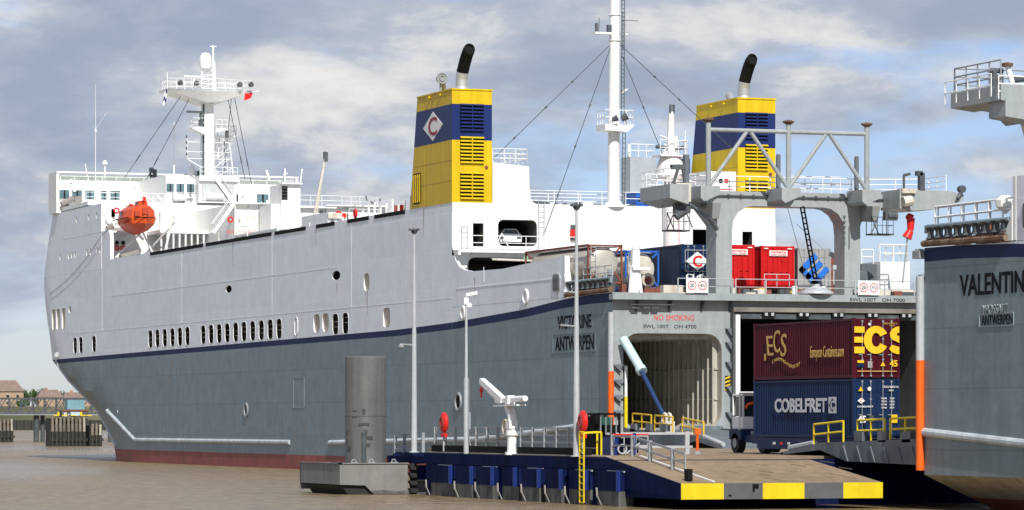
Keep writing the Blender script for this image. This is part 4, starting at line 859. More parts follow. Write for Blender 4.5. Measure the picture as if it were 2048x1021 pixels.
t = MB(); t.rail([(3.2,1.4,19.85),(3.2,-3.3,19.85),(4.9,-3.1,19.85)], h=1.15, step=1.3, r=.04, bars=(1,.66,.33)); t.rail([(5.6,-3.1,19.85),(8.8,-3.1,19.85)], h=1.15, step=1.3, r=.04, bars=(1,.66,.33)); t.build('wing_railing', galv, ship2)
t = MB(); t.prism([(3.1,19.85),(4.3,19.85),(4.3,19.0),(3.1,19.15)], 'y', -3.5, 1.6); t.prism([(4.3,19.85),(5.6,19.85),(5.6,18.85),(4.3,19.0)], 'y', -2.7, 1.6); t.prism([(5.6,19.9),(9,19.85),(9,18.6),(5.6,18.85)], 'y', -3.3, 1.6); t.build('gantry_wing_box', gp, ship2)
t = MB(); t.box(4.7,-2.6,19.85,4.9,-2.3,20.9); t.box(5.05,-2.6,19.85,5.25,-2.3,20.7); t.cyl((4.6,-2.5,20.9),(5.3,-2.5,20.9),.13,n=8); t.cyl((5.9,-2.8,20.5),(7.2,-2.8,20.7),.16,n=8); t.box(6.2,-3.5,18.9,7.5,-3.32,19.4); t.build('winch_motor', dsteel, ship2)
t = MB(); t.rail([(.25,.6,13.3),(.25,8.6,13.3)], h=.95, step=1.3, r=.045, bars=(1,.5)); t.lathe([(.05,13.6),(.4,13.9),(.45,14.2),(.2,14.4)],(.4,7.2,0),n=10); t.build('quarter_railing', whc, ship2)
ramp_of(-12.7, -5.7, -71.9, 3.25, 16.7, -1, None, .78)
for o in list(bpy.data.objects):
    if o.parent is None and o.name.split('.')[0] in ('stern_ramp', 'ramp_railing', 'ramp_hinge'):
        o.parent = ship2; o.matrix_parent_inverse = Matrix.Scale(-1, 4, (0,1,0)) @ Matrix.Translation((13, 72, .42))

# ================================================================== containers
def container(label, body_m, L_=12.0, W_=2.5, H_=2.9, loc=(0,0,0), rz=0, group=None, tri=None, marks=None, doors=True, side_m=None, bar_m=None):
    """aft end (doors) at local y=0 facing -Y, runs to y=L_; origin at the aft port bottom corner"""
    o = thing('shipping_container', label, 'container', loc, rz, group)
    t = MB(); p = .16
    t.box(.1, .05, .12, W_-.1, L_-.05, .2)
    for x, s in ((.04, 1), (W_-.04, -1)):
        prof = []; y = .18; k = 0
        while y < L_-.2: prof += [(x, y), (x, y+.07), (x+s*.04, y+.11), (x+s*.04, y+.18)]; y += .22
        prof.append((x, L_-.16)); n = len(prof)
        t.add([(a, b, .15) for a, b in prof]+[(a, b, H_-.1) for a, b in prof], [(i, i+1, n+i+1, n+i) for i in range(n-1)], 0)
    t.box(.08, .1, H_-.1, W_-.08, L_-.1, H_-.03); t.box(.08, L_-.1, .15, W_-.08, L_-.05, H_-.1)
    t.build('shell', body_m if side_m is None else side_m, o, smooth=20)
    t = MB()
    for x in (0, W_-.14):
        for y in (0, L_-.16): t.box(x, y, 0, x+.14, y+.16, H_)
        t.box(x+.02, .16, .02, x+.12, L_-.16, .17); t.box(x+.02, .16, H_-.12, x+.12, L_-.16, H_-.02)
    for y in (.02, L_-.12): t.box(.14, y, .02, W_-.14, y+.1, .17); t.box(.14, y, H_-.14, W_-.14, y+.1, H_-.02)
    for x in (-.01, W_-.17):
        for y in (-.01, L_-.17):
            for z in (-.005, H_-.12): t.box(x, y, z, x+.18, y+.18, z+.125)
    t.build('frame', body_m, o)
    if doors:
        rib = 0 if bar_m else 1
        for x0, x1 in ((.15, W_/2-.01), (W_/2+.01, W_-.15)):
            t = MB(); t.box(x0, .03, .18, x1, .09, H_-.15)
            for z in (.3, .92, 1.56, 2.2)[:4*rib]: t.box(x0+.05, .005, z+.05, x1-.05, .03, z+.5, 0)
            dr = t.build('door', body_m, o)
            t = MB()
            for f in (.3, .72):
                x = x0+(x1-x0)*(f if x0 < W_/2-.2 else f); t.cyl((x, -.03, .1), (x, -.03, H_-.08), .022, n=6)
                for z in (.12, .9, 1.9, H_-.14): t.box(x-.05, -.05, z-.04, x+.05, .0, z+.04)
                t.box(x-.2, -.06, 1.12, x, -.03, 1.16)
            t.build('locking_bar', bar_m or galv, dr)
    if marks: marks(o)
    return o
def lab(o, s, x, z, w, h, m, bold=0., y=-.075): return text(s, (x, y, z), w, h, 'aft', m, o, bold)
def plate(o, x0, z0, x1, z1, m, y=-.07, name='placard'):
    t = MB(); t.box(x0, y-.008, z0, x1, y, z1); return t.build(name, m, o)
def tri(o, x, z, s, m): t = MB(); t.prism([(x-s, z-s*.7), (x+s, z-s*.7), (x, z+s)], 'y', -.085, -.07); t.build('warning_mark', m, o)
def marks_upper(o):
    ex = lambda u, k: (u, k)
    t = MB(); m = 0
    t.box(.04, -.075, 2.2, .58, -.06, 2.5); t.box(.04, -.075, 1.72, .5, -.06, 2.0); t.box(.04, -.075, 1.2, .58, -.06, 1.52)
    pts = []; n = 22     # broad C
    o1 = [(1.2+.66*math.cos(R(a)), 1.86+.68*math.sin(R(a))) for a in [28+(332-28)*i/n for i in range(n+1)]]
    i1 = [(1.2+.24*math.cos(R(a)), 1.86+.34*math.sin(R(a))) for a in [28+(332-28)*i/n for i in range(n+1)]]
    t.add([(a, -.075, b) for a, b in o1]+[(a, -.075, b) for a, b in i1], [(i, i+1, n+2+i, n+1+i) for i in range(n)])
    s1 = [(2.44,2.52),(2.28,2.5),(2.08,2.4),(1.94,2.2),(1.96,2.0),(2.1,1.86),(2.3,1.78),(2.44,1.72),(2.44,2.04),(2.34,2.08),(2.3,2.14),(2.34,2.2),(2.44,2.22)]
    t.prism(s1, 'y', -.08, -.065); t.prism([(1.9,1.42),(2.04,1.62),(2.44,1.52),(2.44,1.18),(2.3,1.18),(2.05,1.26)], 'y', -.08, -.065)
    t.build('lettering', logoyel, o)
    lab(o, '45', 2.14, .72, .42, .32, logoyel, .03); tri(o, 1.56, .68, .13, logoyel); plate(o, .75, .5, 1.0, .82, cgrey); plate(o, .2, .74, .55, .86, logoyel); plate(o, .2, .52, .55, .7, cblue)
    plate(o, .2, .32, 2.3, .36, logogold); lab(o, 'ECBU 450751 2', 1.95, 2.66, .75, .09, logogold); lab(o, '45G1', 2.05, 2.56, .25, .07, logogold); t = MB(); t.cyl((.85,-.08,2.62),(.85,-.07,2.62),.07,n=12); t.build('placard', wh, o)
    sx = -.012
    def port(s, y, z, w, h, m, b=0., ex=None): text(s, (sx, y, z), w, h, 'port', m, o, b, extra=ex)
    port('E', 9.9, 1.75, .75, 1.0, logogold, -.0, lambda u, k: (u-.15*k, k)); port('C', 9.05, 1.95, .8, 1.15, logogold); port('S', 8.2, 1.75, .7, 1.15, logogold, 0, lambda u, k: (u+.1*k, k))
    port('CARRYING INDUSTRY', 7.9, .85, 3.4, .17, logogold, 0, lambda u, k: (u, k+.2*math.sin(-u*1.7)))
    port('European Containers.com', 3.0, 1.25, 3.9, .75, logogold, .0)
    plates = MB(); plates.box(-.02, 10.4, 1.0, -.012, 10.6, 1.35); plates.build('placard', logogold, o)
def marks_lower(o):
    white = MATS['clean_white_paint']
    tri(o, .38, 2.38, .13, logoyel); t = MB(); t.cyl((.84,-.08,2.4),(.84,-.07,2.4),.1,n=14); t.build('placard', white, o)
    lab(o, 'CRXU 862014 6', 1.97, 2.5, .85, .1, white, .01); lab(o, '45G1', 2.0, 2.33, .25, .08, white, .01)
    t = MB(); t.prism([(.2,1.82),(.4,1.68),(.6,1.82),(.4,1.96)], 'y', -.085, -.072); e = t.build('emblem_diamond', white, o); lab(e, 'C', .4, 1.82, .12, .15, redp, .02, -.09)
    lab(o, 'COBELFRET', .62, 1.54, .85, .08, white, .02)
    for k in range(4): lab(o, ('MAX 32500', 'TARE 4700', 'NET 27800', 'CU.M 86.0')[k], 1.62, 1.94-k*.15, .3, .08, white, .01); lab(o, ('71650', '10361', '61289', '3037')[k], 2.05, 1.94-k*.15, .24, .09, white, .01)
    lab(o, '45', .44, .92, .44, .36, white, .03); plate(o, .85, .8, 1.08, 1.1, dsteel); plate(o, 2.02, .75, 2.34, 1.15, logoyel)
    def port(s, y, z, w, h, m, b=0.): text(s, (-.012, y, z), w, h, 'port', m, o, b)
    port('COBELFRET', 6.15, 1.62, 6.3, .72, MATS['tank_white'], .03)
    t = MB(); t.box(-.012, 1.9, 1.22, -.006, 2.8, 2.02, 0); t.prism([(1.95,1.62),(2.35,1.27),(2.75,1.62),(2.35,1.97)], 'x', -.018, -.012, 1); e = t.build('emblem', [MATS['tank_white'], cblue], o); text('C', (-.02, 2.35, 1.62), .38, .42, 'port', MATS['tank_white'], e, .02)
mat('tank_white', (.62, .64, .66), .5, var=.1)
YR = R(-1.2)
container('dark red shipping container with big yellow letters, stacked above the navy one', maroon, loc=(-11.9, -62, 6.12), group='containers stacked on the trailer', marks=marks_upper)
container('navy container with white letters on the low trailer, under the dark red one', cblue, loc=(-11.9, -62, 3.2), group='containers stacked on the trailer', marks=marks_lower)
# low terminal trailer under them
tr = thing('trailer', 'low dark trailer carrying the two stacked containers on the pontoon', 'trailer', (-11.9, -62, 2.42))
t = MB(); t.box(0, -.1, .45, 2.5, 12.2, .76, 0); t.box(-.02, 1.5, .2, .1, 11.5, .6, 0); t.box(2.4, 1.5, .2, 2.52, 11.5, .6, 0)
for k in range(3): t.box(-.035, 9.2-k*.9, .42, -.02, 9.5-k*.9, .55, (1, 2, 1)[k])
t.build('chassis', [cblue, wh, redp], tr)
for x in (0.15, 2.0):
    for y in (1.6, 3.2): t = MB(); t.cyl((x, y, .33), (x+.32, y, .33), .33, n=18); t.cyl((x-.01, y, .33), (x+.33, y, .33), .17, n=12, m=1); t.build('wheel', [rubber, galv], tr)
# terminal tractor at its head
tt = thing('terminal_tractor', 'white and orange terminal tractor with blue chassis pulling the container trailer', 'tractor', (-11.0, -46.6, 2.36))
t = MB(); t.box(.2, -3.4, .55, 2.3, 1.6, .95); t.box(.0, .3, .7, 2.5, 1.9, 1.25); t.build('chassis', [cblue], tt, bevel=.04)
t = MB(); t.box(.15, .4, 1.25, 1.5, 1.8, 1.9); t.box(.15, .4, 3.0, 1.5, 1.8, 3.1); t.box(.15,.4,1.9,.25,.5,3.0); t.box(1.4,.4,1.9,1.5,.5,3.0); t.box(.15,1.7,1.9,.25,1.8,3.0); t.box(1.4,1.7,1.9,1.5,1.8,3.0); t.cyl((-.05,.35,1.2),(-.05,.35,3.2),.05,n=6); t.cyl((-.05,.35,3.15),(2.6,.35,3.15),.07,n=6); cb = t.build('cab', whc, tt, bevel=.03)
t = MB(); t.box(.25, .42, 1.92, 1.4, 1.78, 2.98); t.build('cab_glass', glassd, cb)
t = MB(); t.path([(.3,.33,2.35),(.4,.33,2.55),(.7,.33,2.62),(1.0,.33,2.6),(1.2,.33,2.4)],.07,n=6); t.box(1.35, -.3, 1.9, 2.5, 1.6, 2.7); t.build('engine_cover', orange, tt)
t = MB(); t.box(.5,-1.4,.95,1.5,.2,1.15); t.cyl((1.3,-.2,1.3),(1.3,-.2,1.9),.22,n=10); t.box(1.6,-.6,1.0,2.4,-.3,1.5); t.build('coupling', galv, tt)
for x in (0.0, 2.05):
    for y in (-2.4, 1.1): t = MB(); t.cyl((x, y, .52), (x+.42, y, .52), .52, n=20); t.cyl((x-.02, y, .52), (x+.44, y, .52), .25, n=14, m=1); t.build('wheel', [rubber, galv], tt)
t = MB()
for x in (.1, 2.1): t.box(x, -3.45, .9, x+.3, -3.4, 1.0)
for k in range(3): t.prism([(.35+k*.3,.6),(.5+k*.3,.6),(.65+k*.3,.9),(.5+k*.3,.9)], 'y', -3.43, -3.405)
t.build('tail_light', whc, tt)
# deck cargo on the aft deck
def marks_red(o): plate(o, .6, 2.2, 1.95, 2.58, wh); lab(o, 'CONTINENTAL', 1.27, 2.46, 1.2, .14, cred, .02, -.085); lab(o, 'CARGO CARRIERS', 1.27, 2.29, 1.15, .12, cred, .0, -.085); plate(o, .2, 2.68, .5, 2.75, wh); plate(o, 1.95, 2.68, 2.3, 2.75, wh)
GR = 'containers on the aft deck of the long ship'
container('red container on the aft deck touching the left gantry leg, left of another red one', cred, loc=(11.52, 9, 13.2), group=GR, marks=marks_red, bar_m=cred)
container('red container on the aft deck beside the grey one with the blue emblem', cred, loc=(14.5, 9, 13.15), group=GR, marks=marks_red, bar_m=cred)
def marks_e(o):
    t = MB(); cx, cz, s = 1.3, 1.5, 1.35; u = (math.cos(R(45)), math.sin(R(45)))
    def q(a, b): return (cx+(a-b)*.7071*s, cz+(a+b)*.7071*s-.0)
    for a0, a1, b0, b1 in ((-.7,.5,.3,.62),(-.7,.45,-.16,.14),(-.7,.5,-.62,-.32),(-.7,-.42,-.62,.62)): t.prism([q(a0,b0), q(a1,b0), q(a1,b1), q(a0,b1)], 'y', -.085, -.072)
    t.build('emblem', logoblue, o)
container('grey container with a big blue emblem on the aft deck', cgrey, loc=(17.26, 9, 13.05), group=GR, marks=marks_e)
container('brown-red container on the aft deck just right of the right gantry leg', maroonl, loc=(20.0, 13, 12.75), group=GR, L_=12)
def marks_blue(o):
    t = MB(); t.prism([(.3,1.75),(1.15,1.1),(2.0,1.75),(1.15,2.4)], 'y', -.085, -.072); e = t.build('emblem_diamond', whc, o); lab(e, 'C', 1.15, 1.75, .7, .78, redp, .03, -.095)
    t = MB(); t.path([(.25,-.08,1.05),(2.1,-.08,1.05),(2.1,-.08,2.5),(.25,-.08,2.5),(.25,-.08,1.05)], .015, n=4); t.build('emblem_frame', whc, o); lab(o, 'CLdN', 1.1, .72, 1.6, .34, whc, .03)
container('navy container with a white diamond emblem on the aft deck, behind the gantry leg', cblue, loc=(8.0, 7.6, 13.1), group=GR, marks=marks_blue, L_=13.6, side_m=mat('soiled_navy_paint', (.028,.038,.07), .5, var=.35, scale=.5))
def tank(label, loc, body, frm, ln=7.2):
    o = thing('tank_container', label, 'tank container', loc, 0, 'tank containers on the aft deck'); W_, H_ = 2.5, 2.6
    t = MB(); n = 22; prof = [(.1,.18),(.7,.05+.08),(1.0,.25),(1.14,.55),(1.14,ln-.55),(1.0,ln-.25),(.7,ln-.12),(.1,ln-.1)]; t.lathe([(r, h) for r, h in prof], (1.25, 0, 1.35), 'y', n=24); t.build('tank', body, o)
    t = MB()
    for y in (0, ln): 
        for a, b in (((.06,y,0),(.06,y,H_)),((2.44,y,0),(2.44,y,H_)),((.06,y,H_-.06),(2.44,y,H_-.06)),((.06,y,.08),(2.44,y,.08)),((.06,y,.1),(.6,y,.8)),((2.44,y,.1),(1.9,y,.8)),((.06,y,H_-.1),(.5,y,H_-.5)),((2.44,y,H_-.1),(2.0,y,H_-.5))): t.bar(a, b, .11, .11)
    for x in (.06, 2.44): t.bar((x,0,.08),(x,ln,.08),.1,.14); t.bar((x,0,H_-.06),(x,ln,H_-.06),.12,.16)
    t.build('frame', frm, o)
    t = MB(); t.ladder((.25,-.06,.2),(.25,-.06,2.4),(.35,0,0),.02); t.box(.5,.3,2.45,2.0,ln-.3,2.5); t.build('ladder', galvl, o)
    t = MB(); t.cyl((1.25,-.1,.5),(1.25,.2,.5),.14,n=10); t.box(1.5,-.02,.6,1.9,.06,1.0); t.build('valve', galv, o)
    return o
tank('grey tank container in a brown frame near the ship side', (.25, 5.2, 13.15), silver, maroonl, 12)
tank('cream tank container in a blue frame behind the white control stand', (4.6, 9.4, 13.0), cream, bright)
bx = thing('equipment_box', 'bright blue box on the upper deck left of the stern gantry', 'box', (14.9, 33, 20.0))
t = MB(); t.box(0, 0, .0, 1.6, 2.4, 1.0, 0); t.box(-.05, -.05, 1.0, 1.65, 2.45, 1.1, 0); t.build('body', bright, bx); t = MB(); t.box(.75,-.03,.05,.8,0,.95); t.box(.1,-.03,.4,.6,-.0,.7); t.build('door', cblue, bx)
# vehicle parked in the upper garage opening
vn = thing('van', 'white vehicle parked in the wide opening of the tall white casing', 'van', (4.1, 33.2, 16.86))
t = MB(); t.prism([(0,.35),(1.8,.35),(1.8,.9),(1.65,1.0),(1.35,1.35),(.45,1.35),(.15,1.0),(0,.9)], 'y', 0, 4.2); t.build('body', whc, vn, bevel=.05)
t = MB(); t.prism([(.25,.98),(1.55,.98),(1.32,1.28),(.48,1.28)], 'y', -.012, -.002); t.build('windscreen', glassd, vn)
for x in (.1, 1.4): t = MB(); t.box(x, -.02, .6, x+.3, .0, .78); t.build('headlight', glass, vn)
for x in (.05, 1.5):
    for y in (.7, 3.4): t = MB(); t.cyl((x,y,.33),(x+.25,y,.33),.33,n=14); t.build('wheel', rubber, vn)
t = MB(); t.bar((-.4,-.3,0),(.1,-.3,1.0),.07,.07); t.bar((.6,-.3,0),(.1,-.3,1.0),.07,.07); t.build('bumper_bar', whc, vn)
# lifeboat
lb = thing('lifeboat', 'orange enclosed lifeboat hanging in white davits near the ship\'s bow', 'lifeboat', (2.15, 130.2, 22.35))
def hullform():
    t = MB(); secs = []; n = 9; Ls = 7.0
    for j in range(n):
        u = j/(n-1); y = u*Ls; w = 1.55*(1-abs(2*u-1)**3.2)**.6+.05; kz = .0+.75*abs(2*u-1)**2.5; top = 2.15
        secs.append([(0,y,kz),(w*.55,y,kz+.35),(w*.92,y,1.0),(w,y,1.45),(w*1.06,y,1.5),(w*1.06,y,1.62),(w*.97,y,1.65),(w*.9,y,2.35),(w*.55,y,2.75),(0,y,2.85)])
    k = 10
    for s_ in secs: t.v += s_+[(-x, y, z) for x, y, z in s_[-2:0:-1]]
    m = 2*k-2
    for j in range(n-1):
        for i in range(m): t.f.append((j*m+i, j*m+(i+1)%m, (j+1)*m+(i+1)%m, (j+1)*m+i)); t.m.append(0)
    t.f += [tuple(range(m)), tuple(range((n-1)*m, n*m))]; t.m += [0, 0]; return t
hb = hullform().build('hull', rorange, lb, smooth=28); 
t = MB(); t.prism([(-.5,2.7),(.5,2.7),(.4,3.25),(-.4,3.25)], 'y', .9, 2.5); t.cyl((0,1.2,3.2),(0,1.2,3.6),.08,n=6); t.box(-.15,5.5,2.7,.15,5.8,3.2); t.build('cupola', rorange, lb, bevel=.04)
t = MB()
for y in (.9, 1.6): t.box(-.52, y, 2.95, -.47, y+.4, 3.15)
t.box(-1.6,3.2,1.9,-1.52,3.8,2.3); t.build('window', glassd, lb)
t = MB()
for k in range(7): t.ring((-1.5+.0*k, .9+k*.85, 1.2), .12, .02, 'x', n=8)
t.path([(-1.62,.4,1.56),(-1.68,3.5,1.56),(-1.62,6.6,1.56)],.05,n=6); t.path([(-.9,-.05,1.56),(.9,-.05,1.56)],.05,n=6)
t.build('grab_line', black, lb)
t = MB(); t.box(-.3,-.1,1.9,.3,.12,2.5); t.prism([(-.7,2.86),(.7,2.86),(.6,2.95),(-.6,2.95)],'y',3.2,5.2); t.box(-1.0,.2,1.7,-.5,.5,2.2); t.build('hatch', mat('lifeboat_shade_orange', (.42,.05,.015), .5), lb)
t = MB(); t.cyl((0,.5,2.4),(0,.5,3.3),.05,n=6); t.cyl((0,6.4,2.4),(0,6.4,3.3),.05,n=6); t.box(-.12,.3,3.2,.12,.5,3.6); t.build('hook', redp, lb)
t = MB(); t.bar((3.9,131,24.6),(2.4,131,26.1),.13,.18); t.bar((2.4,131,26.1),(1.95,131,25.6),.1,.14); t.bar((3.9,136.6,24.6),(2.4,136.6,26.1),.13,.18); t.build('davit_arm', wh, ship)
# flags
fl = thing('flag', 'small blue and white flag hanging at the left tip of the mast platform', 'flag', (8.1, 144.9, 36.6))
t = MB()
for i in range(2):
    for j in range(3): t.add([(.05*j-.35*i/2, 0+.05*j, .45*j-.3*i),(.05*j-.35*(i+1)/2,.08,.45*j-.3*(i+1)*.8),(.05*(j+1)-.35*(i+1)/2,.05,.45*(j+1)-.3*(i+1)*.8),(.05*(j+1)-.35*i/2,.02,.45*(j+1)-.3*i)], [(0,1,2,3)], (i+j) % 2)
t.build('cloth', [fblue, whc], fl); t = MB(); t.cyl((.1,0,1.3),(.12,0,3.0),.05,n=5); t.build('staff', whc, fl)
fl = thing('flag', 'small red flag at the right tip of the mast platform', 'flag', (16.3, 144.7, 36.9))
t = MB(); t.add([(0,0,0),(.75,.1,.3),(.95,.0,.85),(.1,0,.75)], [(0,1,2,3)]); t.add([(.0,.05,.0),(.75,.15,.3),(.95,.05,.85),(.1,.05,.75)], [(0,1,2,3)]); t.build('cloth', redp, fl); t = MB(); t.cyl((.4,0,.8),(1.6,0,1.05),.05,n=5); t.build('staff', whc, fl)
# red wind cone / covered float at the gantry wing
ws = thing('windsock', 'red cloth cone hanging on a pole under the right wing of the stern gantry', 'windsock', (20.1, -1.6, 13.2))
t = MB(); t.cyl((0,0,0),(.35,0,3.1),.05,n=6); t.build('pole', galv, ws)
t = MB(); t.cyl((.3,0,3.0),(.55,-.05,3.5),.34,.22,n=12); t.cyl((.55,-.05,3.5),(.6,0,4.3),.22,.28,n=12); t.cyl((.6,0,4.3),(.35,0,4.5),.3,.2,n=12); t.build('cloth', redp, ws)
rp = MB(); a, b = Vector((.3, 136.5, 23.2)), Vector((.35, 163.5, 17.2)); pts = [a.lerp(b, i/12)+V3(-.45 if 0<i<12 else -.2, 0, -.8*math.sin(PI*i/12)) for i in range(13)]
rp.path(pts, .024, n=5); tag(rp.build('mooring_rope', dsteel), 'dark rope sagging along the ship side from the lifeboat towards the bow', 'rope')
t = MB(); t.lathe([(.05,0),(.22,.15),(.05,.75)], (5.3, 30.8, 15.7), n=8); tag(t.build('marker_float', mat('pale_green_cloth', (.25,.5,.33), .7)), 'small green cloth marker hanging under the walkway of the white casing', 'marker')

# ================================================================== pontoon
deckm = mat('pontoon_deck', (.255, .185, .115), .85, var=.12, scale=.25, stain=(.15, .11, .075), stain_amt=.6, fine=.12, bump=.3, bscale=3)
pn = thing('pontoon', 'navy steel pontoon with a sandy deck sloping to a yellow and black edge', 'pontoon', (-24, -69.5, 0))
PXY = V3(-24, -69.5, 0)
class MP(MB):      # world coordinates in, pontoon frame out
    def __init__(s, o=PXY): super().__init__(); s.o = Vector(o)
    def build(s, *a, **k): s.v = [tuple(Vector(v)-s.o) for v in s.v]; return super().build(*a, **k)
t = MP(); t.prism([(-60, 2.34), (-69.5, 1.19), (-69.5, 1.15), (-60, 2.2)], 'x', -23.98, -13.9); t.box(-23.98, -60, 2.2, 19, -33, 2.34); t.box(-13.9, -60, 2.2, 19, -60.3, 2.34); t.box(-16, -33, 2.2, 19, -9.6, 2.34)
t.build('deck', deckm, pn)
t = MP(); t.box(-24.0, -61.5, -.8, 18.6, -33.2, 2.19); t.box(-15.5, -33.2, -.8, 18.6, -9.9, 2.19)
t.prism([(-61.5, 2.1), (-69.4, 1.14), (-69.4, .46), (-61.5, .46)], 'x', -24.0, -13.95)
t.box(-24.05, -60.2, 1.72, -23.6, -33.0, 2.3); t.prism([(-60.0, 2.33), (-69.5, 1.18), (-69.5, .47), (-60, 1.0)], 'x', -24.04, -23.99)
t.prism([(-24.05, 1.7), (-23.6, 2.3), (-23.6, 1.7)], 'y', -33, -26.5); t.box(-24.05, -33, 1.75, -22.2, -26.5, 2.1)
t.build('hull', navyp, pn)
t = MP()
for i, (a, b) in enumerate(((-34.47,-38.29),(-39.03,-41.67),(-42.38,-44.94),(-45.86,-48.33),(-49.29,-51.83),(-52.69,-54.93),(-55.49,-58.34),(-59.87,-62.6))):
    t.box(-24.35 if i % 3 else -24.15, b, .72, -23.58, a, 1.66, 0); t.box(-24.34 if i % 3 else -24.14, b+.01, -.6, -23.58, a-.01, .72, 1)
    t.cyl((-24.3, b+.12, .7), (-24.3, b+.12, 1.68), .13, n=10, m=2)  # brighter blue edge: the sunlit aft face put into the colour
t.build('fender_panel', [navyp, tide, bluep], pn)
t = MP()
for a in (-36.6, -43.8, -50.6, -57.4, -61.6): t.box(-24.12, a-1.1, 1.6, -24.06, a+1.1, 1.68)
t.build('fender_bracket', galvl, pn)
t = MP()
for a in (-34.2, -38.9, -42.2, -45.7, -49.2, -52.6, -55.4, -59.7):
    for k in (0, .12): t.path([(-24.45, a-.25-k, .85), (-24.5, a-.45-k, .45), (-24.42, a-.8-k, .02)], .018, n=5)
t.build('fender_rope', rope, pn)
t = MP()
for i, (a, b) in enumerate(((-24.03,-21.93),(-21.93,-19.99),(-19.99,-17.9),(-17.9,-15.93),(-15.93,-13.92))):
    t.box(a, -69.54, .47, b, -69.5, 1.2, 0 if i % 2 == 0 else 1)
t.box(-20.5,-69.56,.95,-20.2,-69.54,1.16,2); t.box(-20.5,-69.56,.8,-20.4,-69.54,.95,2); t.box(-21.7,-69.56,.6,-21.55,-69.54,.68,2)
t.build('edge_stripe', [yell, mat('edge_dark_grey', (.10,.105,.11), .6), black], pn)
x_skip = lambda i, j: i+j < 5
t = MP(); t.bar((-22.2,-60,2.37),(-22.2,-69,1.27),.1,.05,0)
for i in range(9): 
    for j in range(7):
        if random.random() < .72 or x_skip(i, j): continue
        x = -21+i*.85+.42*(j % 2); y = -60.8-j*1.15; z = 2.34-(abs(y)-60)*.121; rr = random.random(); t.bar((x+rr*.2,y,z+.006),(x+.3+rr*.35,y-.4-rr*.5,z-.042-rr*.06),.03,.03,1)
t.build('deck_marking', [whc, mat('deck_rib_brown', (.16,.115,.075), .9)], pn)
t = MP(); t.box(-23.9,-57.2,2.37,-23.6,-47.4,2.72); t.box(-23.9,-46.0,2.37,-23.6,-33.8,2.72); t.box(-23.45,-68.9,1.3,-23.2,-68.5,1.85); t.build('kerb', black, pn)
t = MP(); t.box(-23.95,-60,2.3,-23.7,-33,2.36); t.build('deck_rim', galvl, pn)
def add(cls, nm, mt, label, cat, group=None, bw=None):   # one-mesh thing with its origin at its own base
    vs = [Vector(v) for v in cls.v]; x = sum(v.x for v in vs)/len(vs); y = sum(v.y for v in vs)/len(vs); z = min(v.z for v in vs)
    cls.v = [tuple(v-V3(x, y, z)) for v in vs]; o = cls.build(nm, mt); o.location = (x, y, z); return tag(o, label, cat, group)
GRL = 'grey railings on the pontoon'
def flatrail(a, b, label, step=1.6, h=1.05):
    t = MB(); a, b = Vector(a), Vector(b); k = max(1, round((b-a).length/step))
    for i in range(k+1): p = a.lerp(b, i/k); t.bar(p, p+V3(0,0,h), .16, .1)
    for z in (h*.96, h*.62, h*.28): t.bar(a+V3(0,0,z), b+V3(0,0,z), .06, .08)
    return add(t, 'railing', galv, label, 'railing', GRL)
flatrail((-23.75,-34,2.68),(-23.75,-45.8,2.68),'grey railing on the pontoon edge between the left lamp post and the white crane')
flatrail((-23.75,-47.6,2.68),(-23.75,-56.2,2.68),'grey railing on the pontoon edge between the white crane and the right lamp post')
flatrail((-23.6,-26.6,2.15),(-23.6,-31.5,2.3),'short pale railing on the pontoon end beside the big round pile', h=1.1)
t = MB()
for y, z in ((-57.1,2.36),(-59.75,2.34),(-62,2.1),(-64.8,1.76)): t.bar((-22.5,y,z),(-22.5,y,z+1.02),.17,.12)
t.bar((-22.5,-57.1,3.3),(-22.5,-59.75,3.3),.06,.09); t.bar((-22.5,-57.1,2.85),(-22.5,-59.75,2.85),.06,.09)
for h in (.95, .5): t.bar((-22.5,-59.75,2.34+h),(-22.5,-66.3,1.58+h),.06,.09)
t.bar((-22.5,-66.3,1.55),(-22.5,-66.3,2.5),.06,.1)
add(t, 'railing', galv, 'grey railing sloping down beside the ramped pontoon edge', 'railing', GRL)
t = MB()
for x, y in ((-19.7,-50),(-15.6,-50)): t.bar((x,y,2.34),(x,y,3.5),.22,.14)
for z in (2.72, 3.4): t.bar((-19.7,-50,z),(-15.3,-50,z),.08,.12)
add(t, 'railing', galvl, 'low pale rail across the pontoon deck in front of the lowered ship ramp', 'railing', GRL)
t = MB(); t.cyl((-15.15,-50.3,2.5),(-15.15,-50.3,3.6),.07,n=8,m=0); t.lathe([(.2,2.34),(.18,2.45),(.05,2.52)],(-15.15,-50.3,0),n=10,m=1); t.box(-15.3,-50.38,3.35,-15.0,-50.25,3.65,0)
add(t, 'marker_post', [orange, galv], 'slim orange post standing at the end of the pale rail on the pontoon deck', 'post')
# yellow ladder
t = MB(); t.ladder((-24.5,-57.9,.1),(-24.5,-57.9,3.5),(0,-.55,0),.045,step=.3); 
for y in (-57.9,-58.45): t.path([(-24.5,y,2.5),(-24.5,y,3.45),(-23.6,y,3.5),(-23.6,y,2.4)],.05,n=6)
t.path([(-24.5,-57.9,3.5),(-24.5,-58.45,3.5)],.05,n=6); add(t, 'ladder', yell, 'yellow ladder hooked over the pontoon edge down to the water', 'ladder')
